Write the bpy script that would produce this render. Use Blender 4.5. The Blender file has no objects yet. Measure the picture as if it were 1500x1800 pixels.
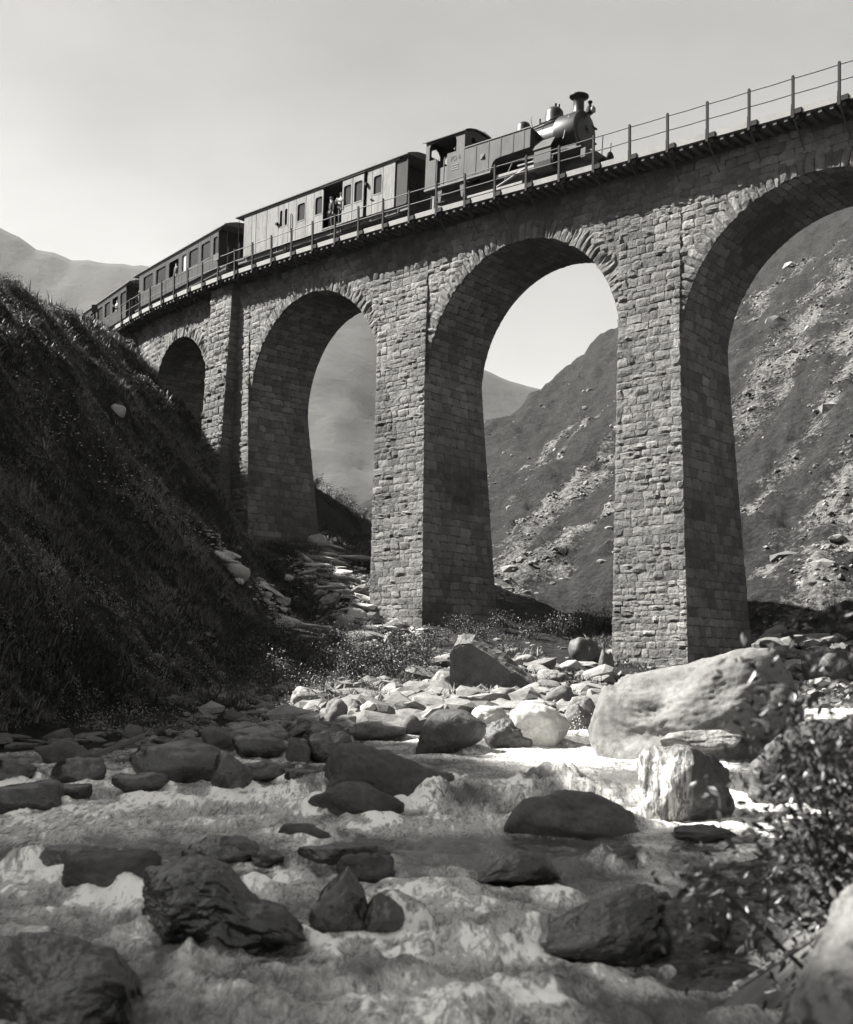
import bpy, math, random
import numpy as np
from mathutils import Matrix, Vector
random.seed(7); RNG = np.random.default_rng(11)
scene = bpy.context.scene
COL = scene.collection
R = math.radians

# ------------------------------------------------------------------ camera, sky, sun, exposure
cam_d = bpy.data.cameras.new('camera'); cam = bpy.data.objects.new('camera', cam_d); COL.objects.link(cam)
cam.location = (0, 0, 0); cam.rotation_euler = (R(90), 0, 0)
cam_d.sensor_fit = 'HORIZONTAL'; cam_d.sensor_width = 36; cam_d.lens = 48
cam_d.shift_y = 280/1500; cam_d.clip_start = .1; cam_d.clip_end = 20000
cam_d.dof.use_dof = True; cam_d.dof.focus_distance = 42; cam_d.dof.aperture_fstop = 2.1
scene.camera = cam

SUN = Vector((-.70, .12, .70)).normalized()
world = bpy.data.worlds.new('World'); scene.world = world; world.use_nodes = True
wt = world.node_tree; wn = wt.nodes
bg = wn['Background']
sky = wn.new('ShaderNodeTexSky'); sky.sky_type = 'NISHITA'; sky.sun_disc = False
sky.sun_elevation = math.asin(SUN.z); sky.sun_rotation = math.atan2(SUN.x, SUN.y)
sky.altitude = 1800; sky.air_density = 1.0; sky.dust_density = 5.0; sky.ozone_density = 1.0
bw = wn.new('ShaderNodeRGBToBW'); wt.links.new(sky.outputs['Color'], bw.inputs['Color'])
# faint high cloud, in world directions
tc = wn.new('ShaderNodeTexCoord'); mp = wn.new('ShaderNodeMapping'); mp.inputs['Scale'].default_value = (1.2, 1.2, 3.2)
nz = wn.new('ShaderNodeTexNoise'); nz.inputs['Scale'].default_value = 2.3; nz.inputs['Detail'].default_value = 5; nz.inputs['Roughness'].default_value = .5
mr = wn.new('ShaderNodeMapRange'); mr.inputs['From Min'].default_value = .3; mr.inputs['From Max'].default_value = .72
mr.inputs['To Min'].default_value = .8; mr.inputs['To Max'].default_value = 1.18
mul = wn.new('ShaderNodeMath'); mul.operation = 'MULTIPLY'
comb = wn.new('ShaderNodeVectorMath'); comb.operation = 'SCALE'; comb.inputs[0].default_value = (1.0, .992, .965)
wt.links.new(tc.outputs['Generated'], mp.inputs['Vector']); wt.links.new(mp.outputs['Vector'], nz.inputs['Vector'])
wt.links.new(nz.outputs['Fac'], mr.inputs['Value']); wt.links.new(bw.outputs['Val'], mul.inputs[0]); wt.links.new(mr.outputs['Result'], mul.inputs[1])
wt.links.new(mul.outputs['Value'], comb.inputs['Scale']); wt.links.new(comb.outputs['Vector'], bg.inputs['Color'])
bg.inputs['Strength'].default_value = .06

sun_d = bpy.data.lights.new('sun', 'SUN'); sun_d.energy = 5.0; sun_d.angle = R(.5); sun_d.color = (1, .98, .94)
sun = bpy.data.objects.new('sun', sun_d); COL.objects.link(sun)
sun.rotation_euler = (-SUN).to_track_quat('-Z', 'Y').to_euler()
scene.view_settings.view_transform = 'Standard'; scene.view_settings.look = 'None'
scene.view_settings.gamma = 1; scene.view_settings.use_curve_mapping = False
scene.view_settings.exposure = 2.15
scene.render.engine = 'CYCLES'; scene.cycles.use_denoising = True
scene.cycles.max_bounces = 5; scene.cycles.diffuse_bounces = 2; scene.cycles.glossy_bounces = 2
scene.cycles.transmission_bounces = 3; scene.cycles.volume_bounces = 0; scene.cycles.transparent_max_bounces = 6

# ------------------------------------------------------------------ noise
def _h(ix, iy, iz, seed):
    n = (ix.astype(np.int64)*374761393 + iy.astype(np.int64)*668265263 + iz.astype(np.int64)*2147483647 + seed*1274126177) & 0xffffffff
    n = ((n ^ (n >> 13))*1274126177) & 0xffffffff
    n = ((n ^ (n >> 16))*668265263) & 0xffffffff
    return ((n ^ (n >> 15)) & 0xffff)/65535.0
def vnoise(x, y, z=0., seed=0):
    x = np.asarray(x, float); y = np.asarray(y, float); z = np.zeros_like(x)+z
    ix, iy, iz = np.floor(x), np.floor(y), np.floor(z)
    fx, fy, fz = x-ix, y-iy, z-iz
    fx = fx*fx*fx*(fx*(fx*6-15)+10); fy = fy*fy*fy*(fy*(fy*6-15)+10); fz = fz*fz*fz*(fz*(fz*6-15)+10)
    def L(a, b, t): return a+(b-a)*t
    r = L(L(L(_h(ix, iy, iz, seed), _h(ix+1, iy, iz, seed), fx), L(_h(ix, iy+1, iz, seed), _h(ix+1, iy+1, iz, seed), fx), fy),
          L(L(_h(ix, iy, iz+1, seed), _h(ix+1, iy, iz+1, seed), fx), L(_h(ix, iy+1, iz+1, seed), _h(ix+1, iy+1, iz+1, seed), fx), fy), fz)
    return r*2-1
def fbm(x, y, z=0., octv=4, seed=0, gain=.5):
    a, t, f = 1., 0., 1.
    for i in range(octv):
        t = t+a*vnoise(x*f+i*17.3, y*f+i*9.1, np.asarray(z)*f+i*5.7, seed+i); a *= gain; f *= 2.03
    return t
def sstep(a, b, x):
    t = np.clip((np.asarray(x, float)-a)/(b-a), 0, 1); return t*t*(3-2*t)
def smin(a, b, k): h = np.clip(.5+.5*(b-a)/k, 0, 1); return b+(a-b)*h-k*h*(1-h)
def smax(a, b, k): return -smin(-a, -b, k)

# ------------------------------------------------------------------ object helpers
def tag(o, label=None, cat=None, group=None, kind=None):
    if label: o['label'] = label
    if cat: o['category'] = cat
    if group: o['group'] = group
    if kind: o['kind'] = kind
    return o
def link(name, data, parent=None, mat=None):
    o = bpy.data.objects.new(name, data); COL.objects.link(o)
    if parent is not None: o.parent = parent
    return o
def empty(name, label, cat, mw=None, group=None):
    o = link(name, None); o.empty_display_size = .3
    if mw is not None: o.matrix_world = mw
    return tag(o, label, cat, group)
def npmesh(name, v, faces, mat=None, smooth=False, attrs=None):
    """faces: (n,3) or (n,4) int array, or list of such"""
    me = bpy.data.meshes.new(name)
    v = np.asarray(v, np.float32); fl = faces if isinstance(faces, list) else [faces]
    fl = [np.asarray(f, np.int32) for f in fl if len(f)]
    nl = sum(f.size for f in fl); nf = sum(len(f) for f in fl)
    me.vertices.add(len(v)); me.vertices.foreach_set('co', v.ravel())
    me.loops.add(nl); me.loops.foreach_set('vertex_index', np.concatenate([f.ravel() for f in fl]))
    me.polygons.add(nf)
    tot = np.concatenate([np.full(len(f), f.shape[1], np.int32) for f in fl])
    st = np.concatenate([[0], np.cumsum(tot)[:-1]]).astype(np.int32)
    me.polygons.foreach_set('loop_start', st)
    me.polygons.foreach_set('loop_total', tot)
    me.polygons.foreach_set('use_smooth', np.full(nf, smooth, bool))
    for k, a in (attrs or {}).items():
        at = me.attributes.new(k, 'FLOAT', 'POINT'); at.data.foreach_set('value', np.asarray(a, np.float32))
    if mat: me.materials.append(mat)
    me.update(calc_edges=True); me.validate()
    return me
def grid_faces(n, m):
    i = np.arange(n-1)[:, None]*m+np.arange(m-1)[None]
    return np.stack([i, i+1, i+m+1, i+m], -1).reshape(-1, 4)

class MB:
    def __init__(s): s.v = []; s.f = []
    def add(s, v, f):
        k = len(s.v); s.v += [tuple(p) for p in v]; s.f += [tuple(i+k for i in q) for q in f]; return s
    def box(s, x0, x1, y0, y1, z0, z1):
        if x0 > x1: x0, x1 = x1, x0
        if y0 > y1: y0, y1 = y1, y0
        return s.add([(x0, y0, z0), (x1, y0, z0), (x1, y1, z0), (x0, y1, z0), (x0, y0, z1), (x1, y0, z1), (x1, y1, z1), (x0, y1, z1)],
                     [(0, 3, 2, 1), (4, 5, 6, 7), (0, 1, 5, 4), (1, 2, 6, 5), (2, 3, 7, 6), (3, 0, 4, 7)])
    def lathe(s, prof, c, axis='z', n=20, caps=True):
        """prof: [(r,h)...] along axis"""
        v = []; f = []
        for r, h in prof:
            for i in range(n):
                a = 2*math.pi*i/n; p, q = r*math.cos(a), r*math.sin(a)
                v.append({'z': (c[0]+p, c[1]+q, c[2]+h), 'x': (c[0]+h, c[1]+p, c[2]+q), 'y': (c[0]+q, c[1]+h, c[2]+p)}[axis])
        for j in range(len(prof)-1):
            for i in range(n):
                f.append((j*n+i, j*n+(i+1) % n, (j+1)*n+(i+1) % n, (j+1)*n+i))
        if caps: f.append(tuple(range(n))[::-1]); f.append(tuple(range((len(prof)-1)*n, len(prof)*n)))
        return s.add(v, f)
    def tube(s, pts, r, n=6):
        v = []; f = []; P = [Vector(p) for p in pts]
        for j, p in enumerate(P):
            d = (P[min(j+1, len(P)-1)]-P[max(j-1, 0)]).normalized()
            a = d.orthogonal() if abs(d.z) > .95 else d.cross(Vector((0, 0, 1)))
            a.normalize(); b = d.cross(a)
            for i in range(n):
                t = 2*math.pi*i/n; v.append(p+r*(a*math.cos(t)+b*math.sin(t)))
        for j in range(len(P)-1):
            for i in range(n): f.append((j*n+i, j*n+(i+1) % n, (j+1)*n+(i+1) % n, (j+1)*n+i))
        f.append(tuple(range(n))[::-1]); f.append(tuple(range((len(P)-1)*n, len(P)*n)))
        return s.add(v, f)
    def prism(s, prof, a0, a1, axis='x'):
        """prof 2-D polygon extruded along axis ('x': prof=(y,z); 'y': prof=(x,z))"""
        n = len(prof)
        v = [((a, p, q) if axis == 'x' else (p, a, q)) for a in (a0, a1) for p, q in prof]
        f = [(i, (i+1) % n, n+(i+1) % n, n+i) for i in range(n)]+[tuple(range(n))[::-1], tuple(range(n, 2*n))]
        return s.add(v, f)
    def mesh(s, name, mat, smooth=False, bevel=0):
        me = bpy.data.meshes.new(name); me.from_pydata(s.v, [], s.f); me.materials.append(mat)
        import bmesh
        bm = bmesh.new(); bm.from_mesh(me); bmesh.ops.recalc_face_normals(bm, faces=bm.faces)
        if bevel: bmesh.ops.bevel(bm, geom=[e for e in bm.edges if len(e.link_faces) == 2 and e.calc_face_angle(0) > .5], offset=bevel, segments=1, affect='EDGES')
        bm.to_mesh(me); bm.free()
        if smooth:
            me.polygons.foreach_set('use_smooth', [True]*len(me.polygons))
            me.set_sharp_from_angle(angle=R(35))
        return me
    def build(s, name, mat, parent=None, smooth=False, bevel=0):
        return link(name, s.mesh(name, mat, smooth, bevel), parent)

# ------------------------------------------------------------------ materials (a monochrome, slightly warm place)
def g(v): return (v, v*.985, v*.95, 1)
def nodes(name):
    m = bpy.data.materials.new(name); m.use_nodes = True; t = m.node_tree
    return m, t, t.nodes, t.links, t.nodes['Principled BSDF']
def noise_node(t, co, scale, detail=4, rough=.55, dist=0.):
    n = t.nodes.new('ShaderNodeTexNoise'); n.inputs['Scale'].default_value = scale; n.inputs['Detail'].default_value = detail
    n.inputs['Roughness'].default_value = rough; n.inputs['Distortion'].default_value = dist; t.links.new(co, n.inputs['Vector']); return n.outputs['Fac']
def rng(t, v, a, b, c, d):
    n = t.nodes.new('ShaderNodeMapRange'); n.inputs['From Min'].default_value = a; n.inputs['From Max'].default_value = b
    n.inputs['To Min'].default_value = c; n.inputs['To Max'].default_value = d; t.links.new(v, n.inputs['Value']); return n.outputs['Result']
def mth(t, op, a, b=None, clamp=False):
    n = t.nodes.new('ShaderNodeMath'); n.operation = op; n.use_clamp = clamp
    for i, x in enumerate((a, b)):
        if x is None: continue
        if isinstance(x, (int, float)): n.inputs[i].default_value = x
        else: t.links.new(x, n.inputs[i])
    return n.outputs['Value']
def grey(t, v, out):
    n = t.nodes.new('ShaderNodeVectorMath'); n.operation = 'SCALE'; n.inputs[0].default_value = (1, .985, .95)
    t.links.new(v, n.inputs['Scale']); t.links.new(n.outputs['Vector'], out)
def coords(t, kind='Object', scale=(1, 1, 1), rot=(0, 0, 0)):
    c = t.nodes.new('ShaderNodeTexCoord')
    m = t.nodes.new('ShaderNodeMapping'); m.inputs['Scale'].default_value = scale; m.inputs['Rotation'].default_value = rot
    if kind == 'World':
        gm = t.nodes.new('ShaderNodeNewGeometry'); t.links.new(gm.outputs['Position'], m.inputs['Vector'])
    else: t.links.new(c.outputs[kind], m.inputs['Vector'])
    return m.outputs['Vector']
def bump(t, h, strength, dist, bsdf):
    b = t.nodes.new('ShaderNodeBump'); b.inputs['Strength'].default_value = strength; b.inputs['Distance'].default_value = dist
    t.links.new(h, b.inputs['Height']); t.links.new(b.outputs['Normal'], bsdf.inputs['Normal'])
def mat_rough(name, base, var, scale, rough=.9, bs=.6, bd=.03, bscale=None, kind='World', stretch=(1, 1, 1), tone=None, spec=.3, spots=0):
    m, t, n, l, b = nodes(name)
    co = coords(t, kind, stretch)
    f = noise_node(t, co, scale, 6, .62)
    v = rng(t, f, .3, .7, base*(1-var), base*(1+var))
    f2 = noise_node(t, co, scale*9, 3, .6); v = mth(t, 'MULTIPLY', v, rng(t, f2, .3, .7, 1-var*.6, 1+var*.6))
    if spots:
        f4 = noise_node(t, co, scale*2.7, 4, .7); v = mth(t, 'MULTIPLY', v, rng(t, f4, .5, .62, 1, 1-spots))
    if tone == 'attr':
        a = n.new('ShaderNodeAttribute'); a.attribute_name = 'tone'; v = mth(t, 'MULTIPLY', v, a.outputs['Fac'])
    if tone == 'obj':
        a = n.new('ShaderNodeObjectInfo'); v = mth(t, 'MULTIPLY', v, rng(t, a.outputs['Random'], 0, 1, .68, 1.3))
    grey(t, v, b.inputs['Base Color']); b.inputs['Roughness'].default_value = rough; b.inputs['Specular IOR Level'].default_value = spec
    f3 = noise_node(t, co, bscale or scale*4, 6, .65); bump(t, f3, bs, bd, b)
    return m
def mat_plain(name, base, rough=.5, var=.25, scale=3, spec=.15, metal=0., stretch=(1, 1, 1)):
    m, t, n, l, b = nodes(name)
    co = coords(t, 'Object', stretch)
    f = noise_node(t, co, scale, 5, .65); v = rng(t, f, .3, .7, base*(1-var), base*(1+var)); grey(t, v, b.inputs['Base Color'])
    b.inputs['Roughness'].default_value = rough; b.inputs['Specular IOR Level'].default_value = spec; b.inputs['Metallic'].default_value = metal
    bump(t, noise_node(t, co, scale*12, 3), .12, .01, b)
    return m
M_STONE_O = mat_rough('masonry_stone', .108, .32, 2.2, .92, 1.0, .09, 6.5, tone='obj')
M_STONE_A = mat_rough('masonry_stone_joined', .108, .32, 2.2, .92, 1.0, .09, 6.5, tone='attr')
M_MORTAR = mat_rough('mortar', .065, .3, 1.3, .95, .8, .05, 12)
M_ROCK_PALE = mat_rough('pale_granite', .18, .35, 1.1, .9, .9, .07, 6, spots=.5)
M_ROCK_GREY = mat_rough('grey_stone', .09, .35, 1.7, .8, .6, .05, 6)
M_ROCK_WET = mat_rough('wet_dark_stone', .03, .5, 1.8, .22, .7, .07, 4, spec=.9)
M_ROCK_DAMP = mat_rough('damp_stone', .055, .45, 1.6, .55, .8, .08, 4.5, spec=.4)
M_ROCK_WHITE = mat_rough('bleached_stone', .3, .2, 2.0, .9, .5, .04, 7)
M_SCATTER = mat_rough('scattered_stone', .14, .4, 2.2, .9, .5, .04, 8, tone='obj')
M_SCATTER_A = mat_rough('rubble_stone', .13, .4, 2.2, .9, .5, .04, 8, tone='attr')
M_LICHEN = mat_rough('speckled_granite', .16, .3, 2.2, .9, .8, .05, 9, spots=.75)
def mat_veil():
    m, t, n, l, b = nodes('stone_under_a_veil_of_water')
    co = coords(t, 'Object', (5, 5, .7)); c2 = n.new('ShaderNodeTexCoord'); sx = n.new('ShaderNodeSeparateXYZ'); l.new(c2.outputs['Object'], sx.inputs[0])
    f = noise_node(t, co, 2.2, 7, .75, .5)
    k = mth(t, 'MULTIPLY', rng(t, f, .44, .62, 0, 1), mth(t, 'MULTIPLY', rng(t, sx.outputs[0], -.12, .02, 1, 0), rng(t, sx.outputs[2], 1.0, 1.25, 1, .15)))
    v = rng(t, k, 0, 1, .05, .75); grey(t, v, b.inputs['Base Color']); l.new(rng(t, k, 0, 1, .3, .12), b.inputs['Roughness'])
    bump(t, noise_node(t, coords(t, 'Object', (3, 3, 1)), 3, 6, .7, .3), .9, .08, b); return m
M_VEIL = mat_veil()
M_BIG = mat_rough('big_boulder_granite', .13, .3, 1.2, .9, .5, .03, 12, spots=.3)
M_STRIP = mat_rough('strip_stone_sun_tint', .34, .35, 1.4, .9, .6, .04, 8, tone='obj')  # base colour raised so slabs in hill shade look sunlit
M_STRIP_A = mat_rough('strip_chips_sun_tint', .28, .4, 2, .9, .5, .04, 8, tone='attr')  # same sunlight put into the colour of the small chips
M_WOOD = mat_rough('weathered_wood', .12, .3, 3, .8, .5, .02, 14, kind='Object', stretch=(.3, 3, 3))
M_BOARD = mat_rough('pale_edge_board', .17, .15, 2, .8, .2, .01, 10)
M_TIMBER = mat_rough('deck_timber', .06, .3, 2.5, .85, .4, .02, 10)
M_IRON = mat_plain('dark_iron', .012, .7, .3, 4, .1)
M_WIRE = mat_plain('rail_wire', .1, .4, .2, 4)
M_BLACK = mat_plain('black_boiler_paint', .014, .42, .4, 2.5, .3)
M_SOOT = mat_plain('sooty_iron', .022, .6, .4, 3, .3)
M_TANK = mat_plain('tank_paint', .032, .6, .5, 1.6, .18, stretch=(1, 1, .6))
M_STEEL = mat_plain('bright_steel', .14, .55, .2, 5, .2, 0.)
M_CABIN = mat_plain('cab_inner_paint', .06, .6, .3, 3)
M_VAN = mat_rough('weathered_van_boards', .11, .3, 1.2, .7, .25, .01, 10, kind='Object', stretch=(2.4, 1, .5), spots=.35)
M_VANDARK = mat_plain('van_interior', .03, .8, .3, 2)
M_COACH = mat_plain('coach_paint', .028, .6, .35, 1.2, .12, stretch=(1.5, 1, .4))
M_COACH_TRIM = mat_plain('coach_trim', .09, .5, .2, 3)
M_ROOF = mat_plain('carriage_roof', .09, .7, .2, 1)
M_GLASS = mat_plain('window_glass', .012, .2, .1, 3, .3)
M_GLASS_PALE = mat_plain('pale_pane', .28, .4, .1, 3, .4)  # opaque pale pane for the one narrow coach window
M_PAINTMARK = mat_plain('dark_lettering', .035, .6, .1, 3)
M_SKIN = mat_plain('skin', .3, .6, .1, 8)
M_CLOTH = mat_plain('dark_cloth', .05, .9, .2, 8, .2)
M_SHIRT = mat_plain('light_cloth', .22, .9, .2, 8, .2)
M_CAP = mat_plain('cap_cloth', .12, .9, .2, 8, .2)

# ------------------------------------------------------------------ viaduct alignment in plan: s runs from right to left along the outer edge
K_TH, K_K, K_D = .7351, -.0043, .0004
_ss = np.arange(-40, 100.01, .1)
def th(s): c = np.clip(np.asarray(s, float), 0, 48); return K_TH+K_K*c+K_D*c*c/2
_a = th(_ss); _dx, _dy = -np.cos(_a), np.sin(_a)
_X = np.concatenate([[0], np.cumsum((_dx[1:]+_dx[:-1])*.05)]); _Y = np.concatenate([[0], np.cumsum((_dy[1:]+_dy[:-1])*.05)])
_i0 = int(np.argmin(abs(_ss))); _X += 14.4332-_X[_i0]; _Y += 39.6954-_Y[_i0]
def zd(s): return 19.7334+.0555*np.asarray(s, float)
def pl(s, o=0.):
    t = th(s); return np.interp(s, _ss, _X)+o*np.sin(t), np.interp(s, _ss, _Y)+o*np.cos(t)
def P3(s, o, z): x, y = pl(s, o); return np.stack(np.broadcast_arrays(x, y, np.asarray(z, float)), -1)
def fwd(s): t = th(s); return np.stack([np.cos(t), -np.sin(t), 0*t], -1)      # towards smaller s (right)
def inw(s): t = th(s); return np.stack([np.sin(t), np.cos(t), 0*t], -1)       # away from the viewer's side
def track_dist(X, Y):
    s = np.arange(40, 100, 2.); x, y = pl(s, 2.95)
    d = np.hypot(X[..., None]-x, Y[..., None]-y); i = d.argmin(-1); return d.min(-1), s[i]

# ------------------------------------------------------------------ terrain and water surfaces
SHORE = np.array([(26, 36), (12, 31.5), (5, 28), (1.5, 25.5), (-2.5, 22.5), (-8, 20.2), (-16, 18), (-24, 16), (-24, 1), (2.4, 1), (2.3, 7), (2.0, 8.6), (2.6, 11), (3.8, 13.5), (6, 16), (7.8, 21.5), (12, 25), (26, 29)], float)
def shore_sd(X, Y):
    X = np.asarray(X, float); d = np.full(X.shape, 1e9); inside = np.zeros(X.shape, bool); n = len(SHORE)
    for i in range(n):
        a, b = SHORE[i], SHORE[(i+1) % n]; e = b-a
        t = np.clip(((X-a[0])*e[0]+(Y-a[1])*e[1])/(e@e), 0, 1)
        d = np.minimum(d, np.hypot(X-a[0]-t*e[0], Y-a[1]-t*e[1]))
        c = ((a[1] > Y) != (b[1] > Y)) & (X < (b[0]-a[0])*(Y-a[1])/((b[1]-a[1]) or 1e-9)+a[0])
        inside ^= c
    return np.where(inside, -d, d)
def W(X, Y):
    r = np.interp(Y, [0, 4, 7, 9, 11, 12.5, 13.6, 14.6, 15.6, 18, 21, 25, 30, 36, 60], [-2.35, -2.3, -2.2, -2.12, -2.02, -1.93, -1.86, -1.78, -1.5, -1.42, -1.32, -1.15, -1.0, -.8, 0])
    l = np.interp(Y, [0, 4, 7, 9, 11, 12.5, 14, 16, 18, 21, 25, 60], [-2.35, -2.3, -2.2, -2.12, -2.02, -1.93, -1.83, -1.7, -1.6, -1.42, -1.2, 0])
    k = sstep(-2.6, -1.0, X-.25*(Y-15)); return l+(r-l)*k
def H(X, Y, detail=True):
    X = np.asarray(X, float); Y = np.asarray(Y, float)
    n1 = fbm(X*.16, Y*.16, 0, 3, 3); n2 = fbm(X*.6, Y*.6, 0, 4, 8) if detail else 0
    rough = sstep(0, 6, Y-15)
    hl = -14-1.3*X+.1413*Y+n1*.9+n2*.6
    cap = 22.0+.19*(Y-75)+.15*(-19-X)+n1*.25+n2*.22
    cap = cap+np.interp(Y, [0, 12.8, 16.3, 20.3, 25, 30, 34], [26, 27, 27, 31, 19, 3, 0])
    hl = smin(hl, cap, 1.6)
    hl = hl+5.0*np.exp(-((X+5.5)/5.5)**2)*sstep(85, 126, Y)-.55*np.logaddexp(0, (Y-129)/3)*3
    zf = -1.3+.06*(np.minimum(Y, 54)-22)+.11*np.clip(Y-40, 0, 12)-.1*np.clip(X-2, 0, 8)+n1*.25+n2*.14*rough
    al = -(X+2.6)*.48+(Y-56)*.88; fr = -((X+2.6)*.64+(Y-56)*.77)
    zf = smax(zf, 3.1+.42*np.clip(al, -12, 18)-.45*np.clip(fr-.5, 0, None)-.2*np.clip(-fr-5, 0, None)+n2*.25, .7)
    zf = zf-.35*np.logaddexp(0, (Y-124)/3)*3
    d = (X-3.5)*.762+(Y-70)*.648
    crag = 1-np.abs(fbm(X*.22, Y*.22, 0, 4, 140)); zr = 1.5+.5*d+.15*np.clip(X-20, 0, None)+n1*.8+n2*.5+.55*(crag-.7)*sstep(3, 15, d)
    gully = np.abs(fbm(X*.05+Y*.03, (Y-X)*.012, 0, 3, 21)); zr = zr+gully*2.2*sstep(4, 40, d)
    zr = zr-1.1*np.clip(8.2+(Y-163)*.5-X+n1*1.5, 0, None)*sstep(138, 158, Y)
    sd = shore_sd(X, Y); w = W(X, Y)
    zb = w+.15+.42*np.clip(sd, 0, None)-.4*np.clip(Y-24, 0, None)+n2*.2
    zb = np.where(X > 2.5, zb, -50)
    z = smax(smax(hl, zf, 1.0), zr, 1.2); z = np.maximum(z, zb)
    k = sstep(0, 2.2, sd)
    z = np.where(sd < 0, w-.55*sstep(0, 1.2, -sd), w+(z-w)*k+.02)
    # track bed beyond the abutment
    far = (Y > 66) & (X < -10) & (Y < 120)
    if far.any():
        td = np.full(X.shape, 99.); sz = np.zeros(X.shape)
        dd, s_ = track_dist(X[far], Y[far]); td[far] = dd; sz[far] = zd(s_)
        bed = sz+.35
        z = np.where(td < 12, np.where(td < 3.0, np.minimum(z, bed), np.minimum(z, bed+(td-3.0)*.9)), z)
    return z
def surf(X, Y): return np.maximum(H(X, Y), np.where(shore_sd(X, Y) < .3, W(X, Y), -99))
def hit(px, py, ymin=3.5, ymax=240):
    """where the sight line through photo point (px, py) meets ground or water (used once to lay the place out)"""
    u, v = (px-750)/2000, (1180-py)/2000
    Y = np.geomspace(ymin, ymax, 1500); d = surf(u*Y, Y)-v*Y
    i = np.argmax(d > 0) if (d > 0).any() else len(Y)-1
    return np.array([u*Y[i], Y[i], v*Y[i]])

# ground sheet
def build_terrain():
    U = np.concatenate([np.linspace(-4, -1.16, 60), np.linspace(-1.15, 1.15, 760)]); Yr = np.geomspace(1.5, 420, 430)
    u, y = np.meshgrid(U, Yr); x = u*y
    z = H(x, y)
    # scree streaks on the far slope, laid along lines on the ground
    def streak(pts, wd):
        q = np.array([hit(a, b, 46)[:2] for a, b in pts]); m = np.zeros(x.shape)
        for a, b, in zip(q[:-1], q[1:]):
            e = b-a; t = np.clip(((x-a[0])*e[0]+(y-a[1])*e[1])/(e@e+1e-9), 0, 1)
            dd = np.hypot(x-a[0]-t*e[0], y-a[1]-t*e[1]); m = np.maximum(m, np.exp(-(dd/wd)**2))
        return m
    m = np.zeros(x.shape)
    for pts, wd in (([(1310, 900), (1400, 800), (1500, 640)], 1.2), ([(1350, 1000), (1440, 900), (1500, 800)], 1.0), ([(1480, 620), (1500, 560)], 3.), ([(870, 960), (960, 880), (1085, 740)], .8), ([(900, 880), (1085, 700)], .6), ([(1320, 560), (1400, 470), (1470, 430)], 2.0), ([(880, 1050), (900, 960), (960, 900), (1010, 860), (1085, 800)], 1.9), ([(930, 1000), (1000, 930), (1085, 880)], 1.6),
                    ([(1310, 735), (1380, 640), (1425, 560), (1465, 480)], 3.6), ([(1350, 700), (1420, 600)], 2.5),
                    ([(865, 850), (960, 800), (1020, 740)], .9), ([(1440, 1010), (1500, 900)], 1.8), ([(1345, 1130), (1400, 1080), (1490, 1050)], 2.0),
                    ([(870, 1010), (960, 1020), (1070, 960)], 1.2), ([(1340, 960), (1420, 940), (1495, 800)], 1.4)):
        m = np.maximum(m, streak(pts, wd)*np.clip(.75+.6*fbm(x*.35, y*.35, 0, 3, 55), 0, 1))
    sd = shore_sd(x, y)
    bank = (1-sstep(.5, 5, sd))*sstep(-6, -2, x)                        # stony banks
    bank = np.maximum(bank, sstep(2, 5, x)*(1-sstep(34, 50, y))*(1-sstep(2, 10, sd)))
    apron = np.exp(-(((x+1.5)/5)**2+((y-46)/8)**2))*.8
    path = streak([(520, 925), (600, 1000), (660, 1070)], 1.3)*.9
    sc = np.clip(np.maximum.reduce([m, bank*.9, apron*.6, path]), 0, 1)
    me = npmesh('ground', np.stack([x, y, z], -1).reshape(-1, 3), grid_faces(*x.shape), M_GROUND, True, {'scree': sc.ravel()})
    o = link('ground', me); tag(o, kind='structure'); return o
def mat_ground():
    m, t, n, l, b = nodes('hillside_turf_and_scree')
    co = coords(t, 'World')
    a = n.new('ShaderNodeAttribute'); a.attribute_name = 'scree'
    f = noise_node(t, co, .55, 8, .68); f2 = noise_node(t, co, 3.2, 5, .65); f5 = noise_node(t, co, 14, 3, .6)
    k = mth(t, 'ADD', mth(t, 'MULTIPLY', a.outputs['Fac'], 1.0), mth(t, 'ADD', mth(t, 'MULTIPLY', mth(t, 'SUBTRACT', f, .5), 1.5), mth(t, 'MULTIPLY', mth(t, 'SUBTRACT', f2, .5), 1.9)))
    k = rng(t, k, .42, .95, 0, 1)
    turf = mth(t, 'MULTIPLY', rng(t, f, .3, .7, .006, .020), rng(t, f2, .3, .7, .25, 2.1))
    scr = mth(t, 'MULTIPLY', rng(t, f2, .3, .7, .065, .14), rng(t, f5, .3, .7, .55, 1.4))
    mx = n.new('ShaderNodeMix'); l.new(k, mx.inputs['Factor']); l.new(turf, mx.inputs[2]); l.new(scr, mx.inputs[3])
    grey(t, mx.outputs[0], b.inputs['Base Color']); b.inputs['Roughness'].default_value = .95; b.inputs['Specular IOR Level'].default_value = .15
    h = mth(t, 'ADD', noise_node(t, co, 5, 6, .7), mth(t, 'MULTIPLY', noise_node(t, co, 1.1, 6, .65), 2.5)); bump(t, h, 1.0, .16, b)
    return m
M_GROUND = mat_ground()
ground = build_terrain()

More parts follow.
